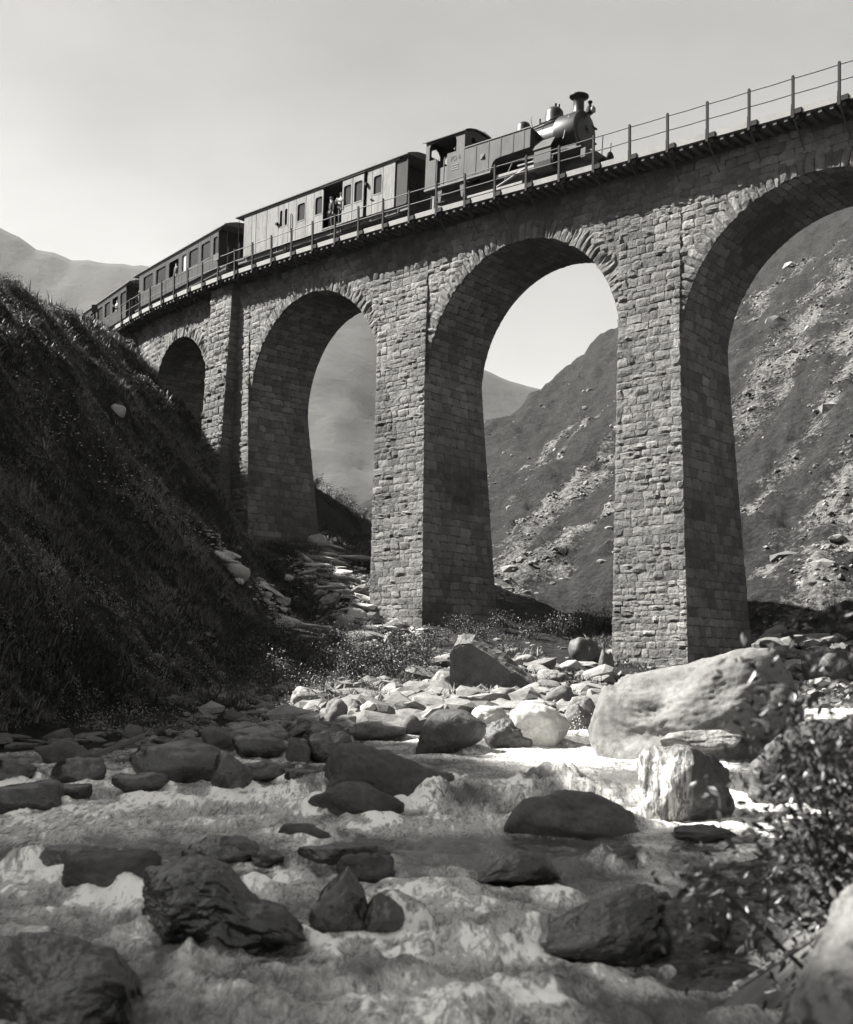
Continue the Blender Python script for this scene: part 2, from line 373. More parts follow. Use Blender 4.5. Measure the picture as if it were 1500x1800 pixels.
# far mountain behind
def build_mountain():
    prof = [(-3000, -700), (-1200, 0), (-400, 230), (-120, 330), (0, 395), (35, 412), (60, 434), (100, 446), (130, 456), (150, 452), (165, 459), (200, 460), (265, 468), (450, 492), (640, 535), (760, 598), (848, 645), (900, 672), (985, 690), (1100, 705), (1400, 740), (2200, 700), (4200, 300)]
    pu = np.array([(a-750)/2000 for a, b in prof]); pv = np.array([(1180-b)/2000 for a, b in prof])
    nx, ny = 420, 90
    X = np.linspace(-4200, 4200, nx); T = np.linspace(0, 1.35, ny)
    x, t = np.meshgrid(X, T); yr = 2600.
    zr = np.interp(x/yr, pu, pv)*yr
    y = 900+(yr-900)*t
    zz = np.where(t < 1, -60+(zr+60)*(t**1.5), zr-(t-1)*1500)
    rdg = fbm(x*.0035, y*.0035, 0, 5, 40)*55*np.clip(1-abs(t-.55)/.5, 0, 1)+fbm(x*.012, y*.005, 0, 4, 44)*16*np.clip(1-abs(t-.5)/.5, 0, 1)
    rdg += fbm(x*.02, y*.02, 0, 3, 47)*5
    me = npmesh('mountain', np.stack([x, y, zz+rdg], -1).reshape(-1, 3), grid_faces(ny, nx), M_MOUNT, True)
    o = link('mountain', me); tag(o, kind='structure')
    # valley floor between the near spur and the mountain, so that the ground runs on to the horizon
    x, y = np.meshgrid(np.linspace(-5000, 5000, 60), np.geomspace(300, 12000, 60))
    me = npmesh('valley_floor', np.stack([x, y, np.full(x.shape, -75.)+fbm(x*.004, y*.004, 0, 3, 5)*8], -1).reshape(-1, 3), grid_faces(60, 60), M_MOUNT, True)
    tag(link('valley_floor', me), kind='structure')
M_MOUNT = mat_rough('mountain_turf', .022, .4, .006, .95, .6, 8, .03, spots=0)
build_mountain()

# air
hz = MB().box(-4600, 4600, -40, 4200, -120, 1180)
def mat_haze():
    m = bpy.data.materials.new('haze_air'); m.use_nodes = True; t = m.node_tree; t.nodes.clear()
    o = t.nodes.new('ShaderNodeOutputMaterial'); v = t.nodes.new('ShaderNodeVolumePrincipled')
    v.inputs['Density'].default_value = .00004; v.inputs['Color'].default_value = (.9, .89, .86, 1); v.inputs['Anisotropy'].default_value = .1
    t.links.new(v.outputs['Volume'], o.inputs['Volume']); return m
tag(hz.build('haze', mat_haze()), kind='stuff')

# ------------------------------------------------------------------ masonry
def stone_templates(n, seed, rough):
    """unit stone: front at +n, outline -.5...5, rock-faced; returns verts (n,16*2,3), quads"""
    out = []
    r = np.random.default_rng(seed)
    gx = np.array([-.5, -.2, .2, .5])
    for k in range(n):
        a, b = np.meshgrid(gx, gx, indexing='ij')
        edge = (abs(a) == .5) | (abs(b) == .5)
        aa = a+r.normal(0, .06, a.shape)*(~edge)+r.normal(0, .03, a.shape)*edge
        bb = b+r.normal(0, .06, a.shape)*(~edge)+r.normal(0, .04, a.shape)*edge
        tilt = r.normal(0, .35, 2)
        hgt = np.where(edge, r.uniform(.05, .5, a.shape), .72+r.uniform(-.55, .5, a.shape)*rough)+a*tilt[0]+b*tilt[1]
        corner = (abs(a) == .5) & (abs(b) == .5); hgt = np.where(corner, hgt-.2, hgt)
        top = np.stack([aa, bb, hgt], -1).reshape(-1, 3)
        ring = [0, 1, 2, 3, 7, 11, 15, 14, 13, 12, 8, 4]
        back = top[ring].copy(); back[:, 2] = -1.6
        v = np.concatenate([top, back])
        f = [q for q in grid_faces(4, 4)]
        for i in range(12):
            j = (i+1) % 12; f.append(np.array([ring[j], ring[i], 16+i, 16+j]))
        out.append((v, np.array(f)[:, ::-1]))
    return out
TEMPL = stone_templates(14, 3, 1.0)
TEMPL_FLAT = stone_templates(8, 5, .35)
_tm = {}
def stone_mesh(i, mat, flat=False):
    k = (i, mat.name, flat)
    if k not in _tm:
        v, f = (TEMPL_FLAT if flat else TEMPL)[i]; _tm[k] = npmesh('stone_block', v, f, mat, False)
    return _tm[k]
class Stones:
    """collects stones: origin, axis a (along), axis b (up), normal n, size"""
    def __init__(s): s.L = []
    def add(s, p, a, b, n, w, h, d, flat=False): s.L.append((np.array(p), np.array(a), np.array(b), np.array(n), w, h, d, flat))
    def objects(s, name, parent, mat, items=None):
        for (p, a, b, n, w, h, d, fl) in (items if items is not None else s.L):
            i = random.randrange(8 if fl else 14)
            o = link(name, stone_mesh(i, mat, fl), parent)
            M = np.eye(4); M[:3, 0] = a*w; M[:3, 1] = b*h; M[:3, 2] = n*d; M[:3, 3] = p
            o.matrix_parent_inverse = Matrix(); o.matrix_local = Matrix(M.tolist())
    def merged(s, name, parent, mat, items=None):
        V = []; F = []; T = []; k = 0
        for (p, a, b, n, w, h, d, fl) in (items if items is not None else s.L):
            v, f = (TEMPL_FLAT[random.randrange(8)] if fl else TEMPL[random.randrange(14)])
            V.append(p+v[:, :1]*a*w+v[:, 1:2]*b*h+v[:, 2:]*n*d); F.append(f+k); k += len(v); T.append(np.full(len(v), random.uniform(.7, 1.25)*(1+.55*float(vnoise(p[0]*.45+3, p[1]*.45, p[2]*.45, 31))+(.35*max(0, float(vnoise(p[0]*.8, p[1]*.8, p[2]*.25, 37))) if fl else 0))))
        me = npmesh(name, np.concatenate(V), np.concatenate(F), mat, False, {'tone': np.concatenate(T)})
        return tag(link(name, me, parent), kind='stuff')

viaduct = empty('viaduct', 'curved stone railway viaduct with tall tapering piers and round arches', 'viaduct')
UP = np.array([0, 0, 1.])
O_F, O_B = .95, 4.95
ARCH = [(1.5, 5.2, 12.95), (14.7, 5.22, 13.7), (28.4, 5.3, 14.4), (41.9, 3.75, 16.5)]      # centre s, radius, springing z
RING = .68
# piers: name, s range at springing, s range at base, z base, z spring, front batter fn
class Pier: pass
def mkpier(lo, hi, blo, bhi, zb, zs, ztop, p0=.0, p1=.05, p2=.022):
    q = Pier(); q.lo, q.hi, q.blo, q.bhi, q.zb, q.zs, q.zt = lo, hi, blo, bhi, zb, zs, ztop
    def f(z, a, b): t = np.clip((q.zs-z)/(q.zs-q.zb), 0, 1); return a+(b-a)*t
    q.slo = lambda z: f(z, lo, blo); q.shi = lambda z: f(z, hi, bhi)
    def of(z):
        d = np.clip(q.zt-z, 0, None); return O_F-p0-p1*np.minimum(d, 5)-p2*np.clip(d-5, 0, None)
    q.of = of; q.ob = lambda z: O_B+np.clip(q.zs-z, 0, None)*.1
    return q
PIERS = [mkpier(6.7, 9.48, 6.1, 9.62, -1.6, 13.3, 18.6, 0, .03, .02), mkpier(19.92, 23.1, 19.85, 23.4, 0., 14.0, 19.3, 0, .05, .02),
         mkpier(33.7, 38.15, 33.4, 38.3, 4.5, 14.6, 21.0, 0, .02, .02), mkpier(-6.6, -3.7, -6.9, -3.4, -1.5, 12.9, 18, 0, .03, .02)]
def core_pier(q):
    zs = np.linspace(q.zb, q.zs+.4, 14); V = []
    for z in zs:
        for s, o in ((q.slo(z), q.of(z)), (q.shi(z), q.of(z)), (q.shi(z), q.ob(z)), (q.slo(z), q.ob(z))): V.append(P3(s, o, z))
    F = []
    for j in range(len(zs)-1):
        for i in range(4): F.append((j*4+i, j*4+(i+1) % 4, j*4+4+(i+1) % 4, j*4+4+i))
    F.append((len(V)-4, len(V)-3, len(V)-2, len(V)-1))
    return V, F
pier_objs = []
for q in PIERS:
    mb = MB(); v, f = core_pier(q); mb.add(v, f)
    pier_objs.append(mb.build('pier', M_MORTAR, viaduct))

def courses(z0, z1, hmin, hmax):
    z = z0
    while z < z1:
        h = random.uniform(hmin, hmax); yield z, min(h, z1-z+.02); z += h
def row(a0, a1, wmin, wmax):
    a = a0
    while a < a1-.05:
        w = random.uniform(wmin, wmax)
        if a1-a-w < wmin*.7: w = a1-a
        yield a, w; a += w
front = {0: Stones(), 1: Stones(), 2: Stones(), 3: Stones()}; side = {0: Stones(), 1: Stones(), 2: Stones(), 3: Stones()}
rest = Stones()
def face_stone(st, s, z, of, w, h, d, flat=False):
    """stone on the outer face at arc length s (its centre), batter function of(z)"""
    o = float(of(z)); p = P3(s, o, z); n = -inw(s)
    b = P3(s, float(of(z+.3)), z+.3)-P3(s, float(of(z-.3)), z-.3); b = b/np.linalg.norm(b)
    a = fwd(s); n = np.cross(a, b); n = n if n@(-inw(s)) > 0 else -n
    st.add(p, a, b, n, w, h, d, flat)
for i, q in enumerate(PIERS):
    # front of the pier up to the deck
    ztop = float(zd((q.lo+q.hi)/2))-.05
    for z, h in courses(q.zb+.2, ztop, .2, .4):
        zc = z+h/2; a0, a1 = float(q.slo(zc)), float(q.shi(zc))
        for s, w in row(a0-random.uniform(0, .03), a1+random.uniform(0, .03), .26, .72):
            d = random.choice((.025, .035, .04, .05, .06, .085))
            face_stone(front[i] if zc < q.zs+1.5 else rest, s+w/2, zc+random.uniform(-.02, .02), q.of, w-random.uniform(.0, .025), h-random.uniform(.0, .028), d)
    # side towards the right end of the viaduct
    for z, h in courses(q.zb+.2, q.zs, .3, .46):
        zc = z+h/2; s = float(q.slo(zc)); o0, o1 = float(q.of(zc)), float(q.ob(zc))
        for o, w in row(o0-.02, o1, .4, .85):
            oc = o+w/2; bb = P3(float(q.slo(zc+.3)), oc, zc+.3)-P3(float(q.slo(zc-.3)), oc, zc-.3); bb /= np.linalg.norm(bb)
            n = np.cross(inw(s), bb); n = n if n@fwd(s) > 0 else -n
            side[i].add(P3(s, oc, zc), inw(s), bb, n, w-random.uniform(.012, .03), h-random.uniform(.012, .035), random.uniform(.02, .05), True)
# pilaster standing proud on the third pier
def pil_o(z): return O_F-.45-.05*np.clip(21.4-z, 0, None)
def pil_lo(z): return np.interp(z, [6, 21.4], [35.6, 34.75])
def pil_hi(z): return np.interp(z, [6, 21.4], [38.0, 36.95])
mb = MB(); zs = np.linspace(4.5, 22.0, 12); V = []; F = []
for z in zs:
    for s, o in ((pil_lo(z), pil_o(z)), (pil_hi(z), pil_o(z)), (pil_hi(z), O_F+.3), (pil_lo(z), O_F+.3)): V.append(P3(float(s), float(o), z))
for j in range(len(zs)-1):
    for i in range(4): F.append((j*4+i, j*4+(i+1) % 4, j*4+4+(i+1) % 4, j*4+4+i))
F.append(tuple(range(len(V)-4, len(V)))); mb.add(V, F); mb.build('pilaster', M_MORTAR, viaduct)
for z, h in courses(5, 21.75, .27, .45):
    zc = z+h/2
    for s, w in row(float(pil_lo(zc)), float(pil_hi(zc)), .34, .8):
        face_stone(rest, s+w/2, zc, pil_o, w-.035, h-.035, random.uniform(.05, .12))
    s = float(pil_lo(zc))
    for o, w in row(float(pil_o(zc)), O_F+.2, .3, .6):
        rest.add(P3(s, o+w/2, zc), inw(s), UP, fwd(s), w-.03, h-.03, .05, True)

# spandrel walls, vaults and top
def zbot(s):
    s = np.asarray(s, float); z = np.full(s.shape, np.nan)
    for c, r, z0 in ARCH: z = np.where(abs(s-c) < r, z0+np.sqrt(np.clip(r*r-(s-c)**2, 0, None)), z)
    base = np.interp(s, [-14, -3.7, -3.69, 6.7, 8, 19.9, 21.5, 33.7, 36, 45.7, 45.71, 70], [-2, -2, 12.95, 12.95, 13.3, 13.7, 14.0, 14.4, 14.6, 16.5, 14, 18])
    return np.where(np.isnan(z), base, z)
S = np.unique(np.concatenate([np.arange(-14, 66, .5)]+[c+r*np.cos(np.linspace(0, math.pi, 49)) for c, r, z0 in ARCH]))
V = []; F = []
for s in S:
    zb_, zt_ = float(zbot(s)), float(zd(s))+.12
    for o in (O_F, O_B): V += [P3(s, o, zb_), P3(s, o, zt_)]
n = len(S)
for i in range(n-1):
    k = 4*i; F += [(k, k+4, k+5, k+1), (k+2, k+3, k+7, k+6), (k+1, k+5, k+7, k+3), (k, k+2, k+6, k+4)]
mb = MB(); mb.add(V, F); mb.build('spandrel_wall', M_MORTAR, viaduct)
for z, h in courses(12.6, 24.2, .24, .4):
    zc = z+h/2
    for s, w in row(-5.5, 50, .3, .75):
        sc = s+w/2
        if zc+h*.5 > float(zd(sc))+.1 or zc < float(zbot(sc)): continue
        if any(abs((sc-c)) < r+.4 and math.hypot(sc-c, zc-z0) < r+RING-.12 and zc > z0-.2 for c, r, z0 in ARCH): continue
        if any(q.lo+.15 < sc < q.hi-.15 for q in PIERS) or 34.8 < sc < 36.9: continue
        face_stone(rest, sc, zc, lambda z_: O_F+0*z_, w-random.uniform(0, .025), h-random.uniform(0, .025), random.uniform(.03, .09))
ring_st = Stones()
for c, r, z0 in ARCH:
    a = R(2)
    while a < math.pi-R(2):
        wd = random.uniform(.24, .38)/r; am = a+wd/2
        s = c-r*math.cos(am)*-1; L = RING*random.uniform(.85, 1.25)
        sc = c+(r+L/2)*math.cos(am); z = z0+(r+L/2)*math.sin(am)
        if -5 < sc < 50:
            rad = -fwd(sc)*math.cos(am)+UP*math.sin(am); tan = np.cross(-inw(sc), rad)
            ring_st.add(P3(sc, O_F, z), rad, tan, -inw(sc), L, wd*r-.02, random.uniform(.06, .12))
        a += wd
    a = 0
    while a < math.pi:                                                  # underside of the vault
        wd = random.uniform(.26, .4)/r; am = a+wd/2
        for o, w in row(O_F+.05, O_B, .4, .85):
            sc = c+r*math.cos(am); z = z0+r*math.sin(am)
            nn = fwd(sc)*math.cos(am)-UP*math.sin(am)
            if sc > -4.5: rest.add(P3(sc, o+w/2, z), inw(sc), np.cross(nn, inw(sc)), nn, w-.025, wd*r-.025, random.uniform(.02, .06), True)
        a += wd
ring_obj = empty('arch_ring', None, None); ring_obj.parent = viaduct
if 'label' in ring_obj: pass
ring_st.objects('voussoir', ring_obj, M_STONE_O)
# the stones that show largest are objects, the others one joined part
allp = sorted(front[0].L+front[1].L, key=lambda t: -(t[4]*t[5]/(t[0]@t[0])))      # largest in view first
ids = set(id(t) for t in allp[:230]); left = 70
for i in (0, 1):
    front[i].objects('stone', pier_objs[i], M_STONE_O, [t for t in front[i].L if id(t) in ids]); rest.L += [t for t in front[i].L if id(t) not in ids]
sd_sorted = sorted(side[0].L, key=lambda t: -(t[4]*t[5]))
side[0].objects('stone', pier_objs[0], M_STONE_O, sd_sorted[:max(left, 0)])
rest.L += sd_sorted[max(left, 0):]
rest.L += side[1].L
for i in (2, 3): rest.L += front[i].L+side[i].L
rest.merged('stonework', viaduct, M_STONE_A)

# deck, track
def strip(o0, o1, z0, z1, s0, s1, step=.6):
    m = MB(); S = np.arange(s0, s1+step/2, step); V = []; F = []
    for s in S:
        for o, z in ((o0, z0), (o1, z0), (o1, z1), (o0, z1)): V.append(P3(s, o, float(zd(s))+z))
    for i in range(len(S)-1):
        for j in range(4): F.append((4*i+j, 4*i+(j+1) % 4, 4*i+4+(j+1) % 4, 4*i+4+j))
    F += [(3, 2, 1, 0), tuple(range(len(V)-4, len(V)))]
    return m.add(V, F)
strip(.06, O_B+.95, .16, .34, -14, 52).build('walkway_deck', M_TIMBER, viaduct)
strip(1.2, 4.7, .342, .66, -14, 90).build('ballast', M_SCATTER, viaduct)
for o in (2.45, 3.45): strip(o-.035, o+.035, .80, .95, -14, 90).build('rail', M_STEEL, viaduct)
strip(2.90, 3.0, .78, .92, -14, 90).build('rack_rail', M_IRON, viaduct)
sl = MB(); me_sl = MB().box(-.11, .11, -1.0, 1.0, -.07, .07).mesh('sleeper', M_TIMBER)
def frame(s, o, z):
    f, i_ = fwd(s), inw(s); p = P3(s, o, z)
    M = np.eye(4); M[:3, 0] = f; M[:3, 1] = i_; M[:3, 2] = UP; M[:3, 3] = p; return Matrix(M.tolist())
for s in np.arange(-13, 56, .8):
    o = link('sleeper', me_sl, viaduct); o.matrix_local = frame(s, 2.95, float(zd(s))+.73)
me_j = MB().box(-.07, .07, 0, 1.02, -.09, .09).mesh('joist', M_TIMBER)
for s in np.arange(-6, 50, .42):
    o = link('joist', me_j, viaduct); o.matrix_local = frame(s, .0, float(zd(s))+.068)

# railing along the near edge
railing = empty('railing', 'iron two-rail railing along the near edge of the viaduct deck', 'railing')
SP = 1.6835
me_post = MB().box(-.045, .045, -.04, .04, 0, 1.5).box(-.055, .055, -.055, -.04, 0, .5).box(-.035, .035, -.03, .03, 1.5, 1.53).mesh('post', M_IRON)
me_blk = MB().box(-.24, 0, -.02, .1, 0, .2).mesh('bracket_block', M_IRON)
for k in range(-4, 30):
    s = k*SP; s = s-.055*(1.5 if k > 0 else 0)*0
    z = float(zd(s))
    o = link('post', me_post, railing); o.matrix_local = frame(s, -.06, z)
    b = link('bracket_block', MB().box(.06, .32, -.075, .02, .12, .3).mesh('bracket_block', M_IRON) if k == -4 else me_b, railing)
    if k == -4: me_b = b.data
    b.matrix_local = frame(s, -.03, z)
    m = MB(); m.tube([P3(s, -.03, z+.05), P3(s, .97, z-.85)], .03, 6); m.build('strut', M_TIMBER, railing)
    m = MB(); m.prism([(-.08, .1), (.4, .1), (.22, -.08), (.1, -.2), (.02, -.2)], .0, .03, 'y'); o = m.build('shadow_notch_plate', M_IRON, railing); o.matrix_local = frame(s-.1, .06, z)  # plate: added under each post to notch the deck's cast shadow
    m = strip(-.055, .04, .13, .36, s+.09, s+SP-.35, (SP-.44)/2); m.build('edge_board', M_BOARD, railing)
for zz, nm in ((1.42, 'upper_rail'), (.86, 'lower_rail')):
    pts = []
    for k in range(-4, 30):
        for t in (0, .5): s = (k+t)*SP; pts.append(P3(s, -.06, float(zd(s))+zz-(.012 if t else 0)))
    MB().tube(pts, .021, 6).build(nm, M_WIRE, railing)
# small plate on one post
s = 21*SP; m = MB().box(-.32, .18, -.13, -.1, 1.25, 1.62); o = m.build('plate', M_TIMBER, railing); o.matrix_local = frame(s, -.02, float(zd(s)))

# ------------------------------------------------------------------ train
def vframe(sa, sb, sm):
    A, B = P3(sa, 2.95, float(zd(sa))+.95), P3(sb, 2.95, float(zd(sb))+.95)
    x = (A-B)/np.linalg.norm(A-B); y = np.cross(UP, x); y /= np.linalg.norm(y); z = np.cross(x, y)
    o = A+(B-A)*(sm-sa)/(sb-sa)
    M = np.eye(4); M[:3, 0] = x; M[:3, 1] = y; M[:3, 2] = z; M[:3, 3] = o; return Matrix(M.tolist())
def bx(name, mat, par, x0, x1, y0, y1, z0, z1, bevel=.008): return MB().box(x0, x1, y0, y1, z0, z1).build(name, mat, par, bevel=bevel)
def wheel(par, x, y, r, mat=M_SOOT, spokes=10):
    m = MB(); m.lathe([(r*.80, -.05), (r, -.05), (r, .05), (r*.8, .05)], (x, y, r), 'y', 24, False); m.lathe([(.09, -.08), (.09, .08)], (x, y, r), 'y', 10)
    for k in range(spokes):
        a = 2*math.pi*k/spokes; m.tube([(x, y, r), (x+r*.85*math.cos(a), y, r+r*.85*math.sin(a))], .022, 4)
    return m.build('wheel', mat, par)

def build_loco():
    L = empty('steam_locomotive', 'black tank steam locomotive with flared chimney leading the train across the viaduct', 'locomotive', vframe(13, 19, 16))
    # frame, running gear
    bx('frame', M_SOOT, L, -4.85, 4.2, -.55, .55, .42, 1.3)
    bx('buffer_beam', M_SOOT, L, 4.0, 4.25, -1.15, 1.15, .75, 1.15)
    m = MB(); m.lathe([(.08, 0), (.08, .35), (.1, .4), (.24, .5), (.24, .56), (.18, .6)], (4.25, 0, .95), 'x', 16); m.build('central_buffer', M_IRON, L, True)
    m = MB()
    for y in (-.6, .6): m.prism([(4.1, .75), (4.5, .72), (4.75, .2), (4.5, .18)], y-.04, y+.04, 'y')
    m.build('rail_guard', M_SOOT, L)
    for x, r in ((-2.3, .46), (-.75, .46), (.8, .46), (3.2, .33)):
        for y in (-.56, .56): wheel(L, x, y, r)
    for sg in (-1, 1):
        y = sg*.98
        # cylinder block with sloping cover plate
        m = MB(); m.prism([(sg*.62, .72), (sg*1.0, .66), (sg*1.18, .8), (sg*1.22, 1.05), (sg*1.22, 1.55), (sg*.62, 1.62)], 1.55, 2.5, 'x'); m.build('cylinder_block', M_TANK, L, bevel=.03)
        m = MB(); m.prism([(sg*1.22, 1.58), (sg*1.24, 1.62), (sg*.92, 2.1), (sg*.86, 2.08)], 1.5, 2.45, 'x'); m.build('cover_plate', M_TANK, L)
        m = MB(); m.lathe([(.2, 0), (.24, .03), (.24, .1), (.1, .14)], (2.5, y, 1.05), 'x', 18); m.lathe([(.13, 0), (.13, .1)], (2.5, y, 1.45), 'x', 14); m.build('cylinder_cover', M_IRON, L, True)
        m = MB(); m.box(-.75, 1.5, y-.04, y+.04, .98, 1.1); m.box(-2.35, .85, y-.1, y-.03, .40, .5); m.tube([(-.75, y-.06, .5), (1.0, y-.02, 1.05)], .05, 6); m.build('connecting_rod', M_STEEL, L)
        m = MB(); m.box(.55, 1.5, y-.09, y+.09, 1.2, 1.26); m.box(.55, 1.5, y-.09, y+.09, .86, .92); m.tube([(.2, y, 1.5), (1.5, y, 1.42)], .035, 6); m.tube([(.2, y, 1.5), (-.2, y, .8)], .03, 6); m.build('slide_bars', M_STEEL, L)
        # side tank with raised front part
        yo, yi = sg*1.2, sg*.72
        prof = [(-2.5, 1.3)]+[(-.85, 1.3), (-.82, 1.5), (-.74, 1.66), (-.6, 1.75), (-.4, 1.78)]+[(1.32, 1.82), (1.32, 2.66), (1.28, 2.7), (-2.5, 2.7)]
        tk = MB().prism(prof, yo, yi, 'y').build('side_tank', M_TANK, L, bevel=.02)
        for x in (-1.8, -1.05, -.35, .35, .95):
            m = MB(); z0 = 1.34 if x < -.85 else 1.84
            m.box(x-.035, x+.035, yo-.001*sg, yo+sg*.012, z0, 2.66)
            for z in np.arange(z0+.06, 2.64, .1): m.box(x-.012, x+.012, yo+.012*sg, yo+sg*.02, z-.012, z+.012)
            m.build('riveted_strap', M_TANK, tk)
        m = MB(); m.box(-4.9, -.86, yo-sg*.02, yo+sg*.06, 1.2, 1.28); m.box(-2.5, 1.3, yo-.02*sg, yo+sg*.03, 2.7, 2.74); m.build('running_board_edge', M_COACH_TRIM, L)
        m = MB(); m.box(-1.5, -1.28, yo, yo+sg*.03, 1.95, 2.17); m.lathe([(.07, 0), (.07, sg*.05)], (-1.39, yo+sg*.02, 2.06), 'y', 12); m.build('washout_plug', M_COACH_TRIM, L)
        m = MB()
        for x in (-3.0, -2.05, -1.4): m.box(x-.3, x+.12, yo+sg*.003, yo+sg*.012, 1.33, 1.39)
        m.build('vent_slot', M_SOOT, L)
        # cab side with doorway
        cs = MB(); cs.box(-3.55, -2.5, yo, yo-sg*.05, 1.3, 2.7); cs.box(-4.9, -4.25, yo, yo-sg*.05, 1.3, 2.62)
        cs.box(-3.0, -2.5, yo, yo-sg*.05, 2.7, 3.55); cs.box(-4.9, -4.68, yo, yo-sg*.05, 2.62, 3.55); cs.box(-4.68, -3.0, yo, yo-sg*.05, 3.42, 3.55)
        for (xc, d) in ((-4.68, 1), (-3.0, -1)): cs.prism([(xc, 3.42), (xc+d*.2, 3.42), (xc+d*.06, 3.36), (xc, 3.22)], yo, yo-sg*.05, 'y')
        cs.build('cab_side', M_TANK, L)
        bx('cab_door', M_SOOT, L, -4.25, -3.55, yo-sg*.12, yo-sg*.16, 1.3, 2.2)
        m = MB()
        for x in (-4.12, -3.68): m.tube([(x, yo-sg*.02, 1.28), (x, yo+sg*.05, 1.34), (x, yo+sg*.05, 2.5), (x, yo-sg*.03, 2.58)], .022, 6)
        m.build('handrail', M_STEEL, L)
        m = MB()
        for x in (-3.95, -2.55): m.prism([(x-.2, 1.2), (x+.16, 1.2), (x+.05, .5), (x-.05, .5)], yo-sg*.06, yo-sg*.02, 'y')
        m.build('step_bracket', M_TANK, L)
        m = MB(); m.box(-4.15, -3.6, yo-sg*.3, yo, .48, .52); m.box(-4.15, -3.6, yo-sg*.25, yo, .85, .89); m.build('footstep', M_IRON, L)
    # lettering on the cab side
    for txt, z, sz in (('FO 6', 2.28, .30),):
        c = bpy.data.curves.new('number', 'FONT'); c.body = txt; c.size = sz; c.extrude = .004; c.align_x = 'CENTER'; c.materials.append(M_PAINTMARK)
        o = link('number', c); bpy.context.view_layer.update(); tm = bpy.data.meshes.new_from_object(o.evaluated_get(bpy.context.evaluated_depsgraph_get())); bpy.data.objects.remove(o)
        o = link('number', tm, L); o.location = (-3.02, -1.206, z); o.rotation_euler = (R(90), 0, 0)
    m = MB()
    for k, w in enumerate((.42, .36, .42)): m.box(-3.02-w/2, -3.02+w/2, -1.212, -1.2, 2.06-k*.11, 2.11-k*.11)
    m.build('data_plate', M_COACH_TRIM, L)
    # boiler, smokebox and fittings
    MB().lathe([(.76, -2.5), (.76, 2.3)], (0, 0, 2.38), 'x', 40).build('boiler', M_BLACK, L, True)
    m = MB(); m.lathe([(.78, .72), (.78, .78)], (0, 0, 2.38), 'x', 40); m.lathe([(.775, 1.5), (.775, 1.56)], (0, 0, 2.38), 'x', 40); m.build('boiler_band', M_BLACK, L, True)
    sb = MB().lathe([(.80, 2.28), (.88, 2.3), (.88, 3.34), (.86, 3.38), (.74, 3.40), (.7, 3.46), (.45, 3.52), (.0, 3.54)], (0, 0, 2.42), 'x', 44).build('smokebox', M_BLACK, L, True)
    m = MB(); m.tube([(3.4, -.1, 2.42), (3.63, -.1, 2.42)], .03, 6); m.tube([(3.58, -.25, 2.55), (3.58, .05, 2.3)], .02, 6)
    for z in (2.1, 2.75): m.box(3.44, 3.52, -.1, .78, z-.03, z+.03)
    m.build('smokebox_door_fittings', M_IRON, sb)
    m = MB(); m.tube([(2.9, -.93, 1.9), (3.0, -.72, 2.95), (2.98, -.3, 3.27)], .022, 6); m.build('smokebox_handrail', M_STEEL, L)
    m = MB(); m.tube([(3.7, .95, 1.1), (3.7, .98, 2.5)], .02, 6); m.tube([(4.1, 1.05, 1.15), (4.1, 1.05, 2.1)], .018, 6); m.build('front_handrail', M_IRON, L)
    bx('smokebox_saddle', M_SOOT, L, 2.4, 3.4, -.6, .6, 1.1, 1.7)
    bx('front_footplate', M_SOOT, L, 1.5, 4.05, -1.2, 1.2, 1.2, 1.26)
    MB().lathe([(.42, 0), (.3, .1), (.25, .22), (.235, .72), (.26, .76), (.38, .82), (.43, .86), (.43, .91), (.3, .95), (.22, .95), (.2, .8)], (3.0, 0, 3.14), 'z', 28).build('chimney', M_BLACK, L, True)
    dm = MB().lathe([(.47, 0), (.42, .08), (.41, .5), (.38, .63), (.27, .76), (.1, .83), (0, .84)], (1.7, 0, 3.08), 'z', 28).build('steam_dome', M_BLACK, L, True)
    m = MB(); m.tube([(1.75, 0, 3.9), (1.75, 0, 4.06)], .05, 8); m.tube([(1.95, 0, 3.86), (1.95, 0, 3.98)], .035, 8); m.tube([(1.3, -.1, 3.3), (1.0, -.12, 3.32), (1.0, -.12, 3.52)], .045, 6); m.build('safety_valve', M_IRON, dm)
    MB().lathe([(.36, 0), (.33, .06), (.33, .38), (.26, .52), (.2, .56), (0, .57)], (0, 0, 3.08), 'z', 24).build('sand_dome', M_BLACK, L, True)
    m = MB(); m.tube([(2.1, .1, 3.35), (2.5, .1, 3.42), (2.9, .1, 3.45), (3.1, .05, 3.6)], .05, 8)
    m.tube([(-.3, -.55, 2.98), (.7, -.6, 2.95), (1.4, -.62, 3.0), (2.1, -.45, 3.2), (2.3, -.3, 3.3)], .03, 6); m.tube([(-.3, -.68, 2.85), (1.2, -.72, 2.82), (2.1, -.7, 2.9)], .025, 6)
    m.tube([(.75, -.3, 3.1), (.65, -.35, 3.5), (.72, -.35, 3.62)], .016, 6); m.build('boiler_pipe', M_IRON, L, True)
    lp = MB().lathe([(.10, 0), (.16, .05), (.17, .2), (.13, .32), (.07, .36), (.06, .46), (.1, .5), (.1, .56), (.03, .6)], (3.6, 0, 3.1), 'z', 18).build('head_lamp', M_IRON, L, True)
    m = MB(); m.lathe([(.13, 0), (.15, .08), (.12, .1)], (3.73, 0, 3.26), 'x', 16); m.box(3.36, 3.66, -.04, .04, 3.04, 3.1); m.build('lamp_lens', M_STEEL, lp)
    # cab
    arch = [(-1.28, 3.5), (-1.28, 3.55), (-.95, 3.7), (-.5, 3.82), (0, 3.86), (.5, 3.82), (.95, 3.7), (1.28, 3.55), (1.28, 3.5), (.95, 3.64), (.5, 3.76), (0, 3.8), (-.5, 3.76), (-.95, 3.64)]
    MB().prism(arch, -5.1, -2.42, 'x').build('cab_roof', M_SOOT, L)
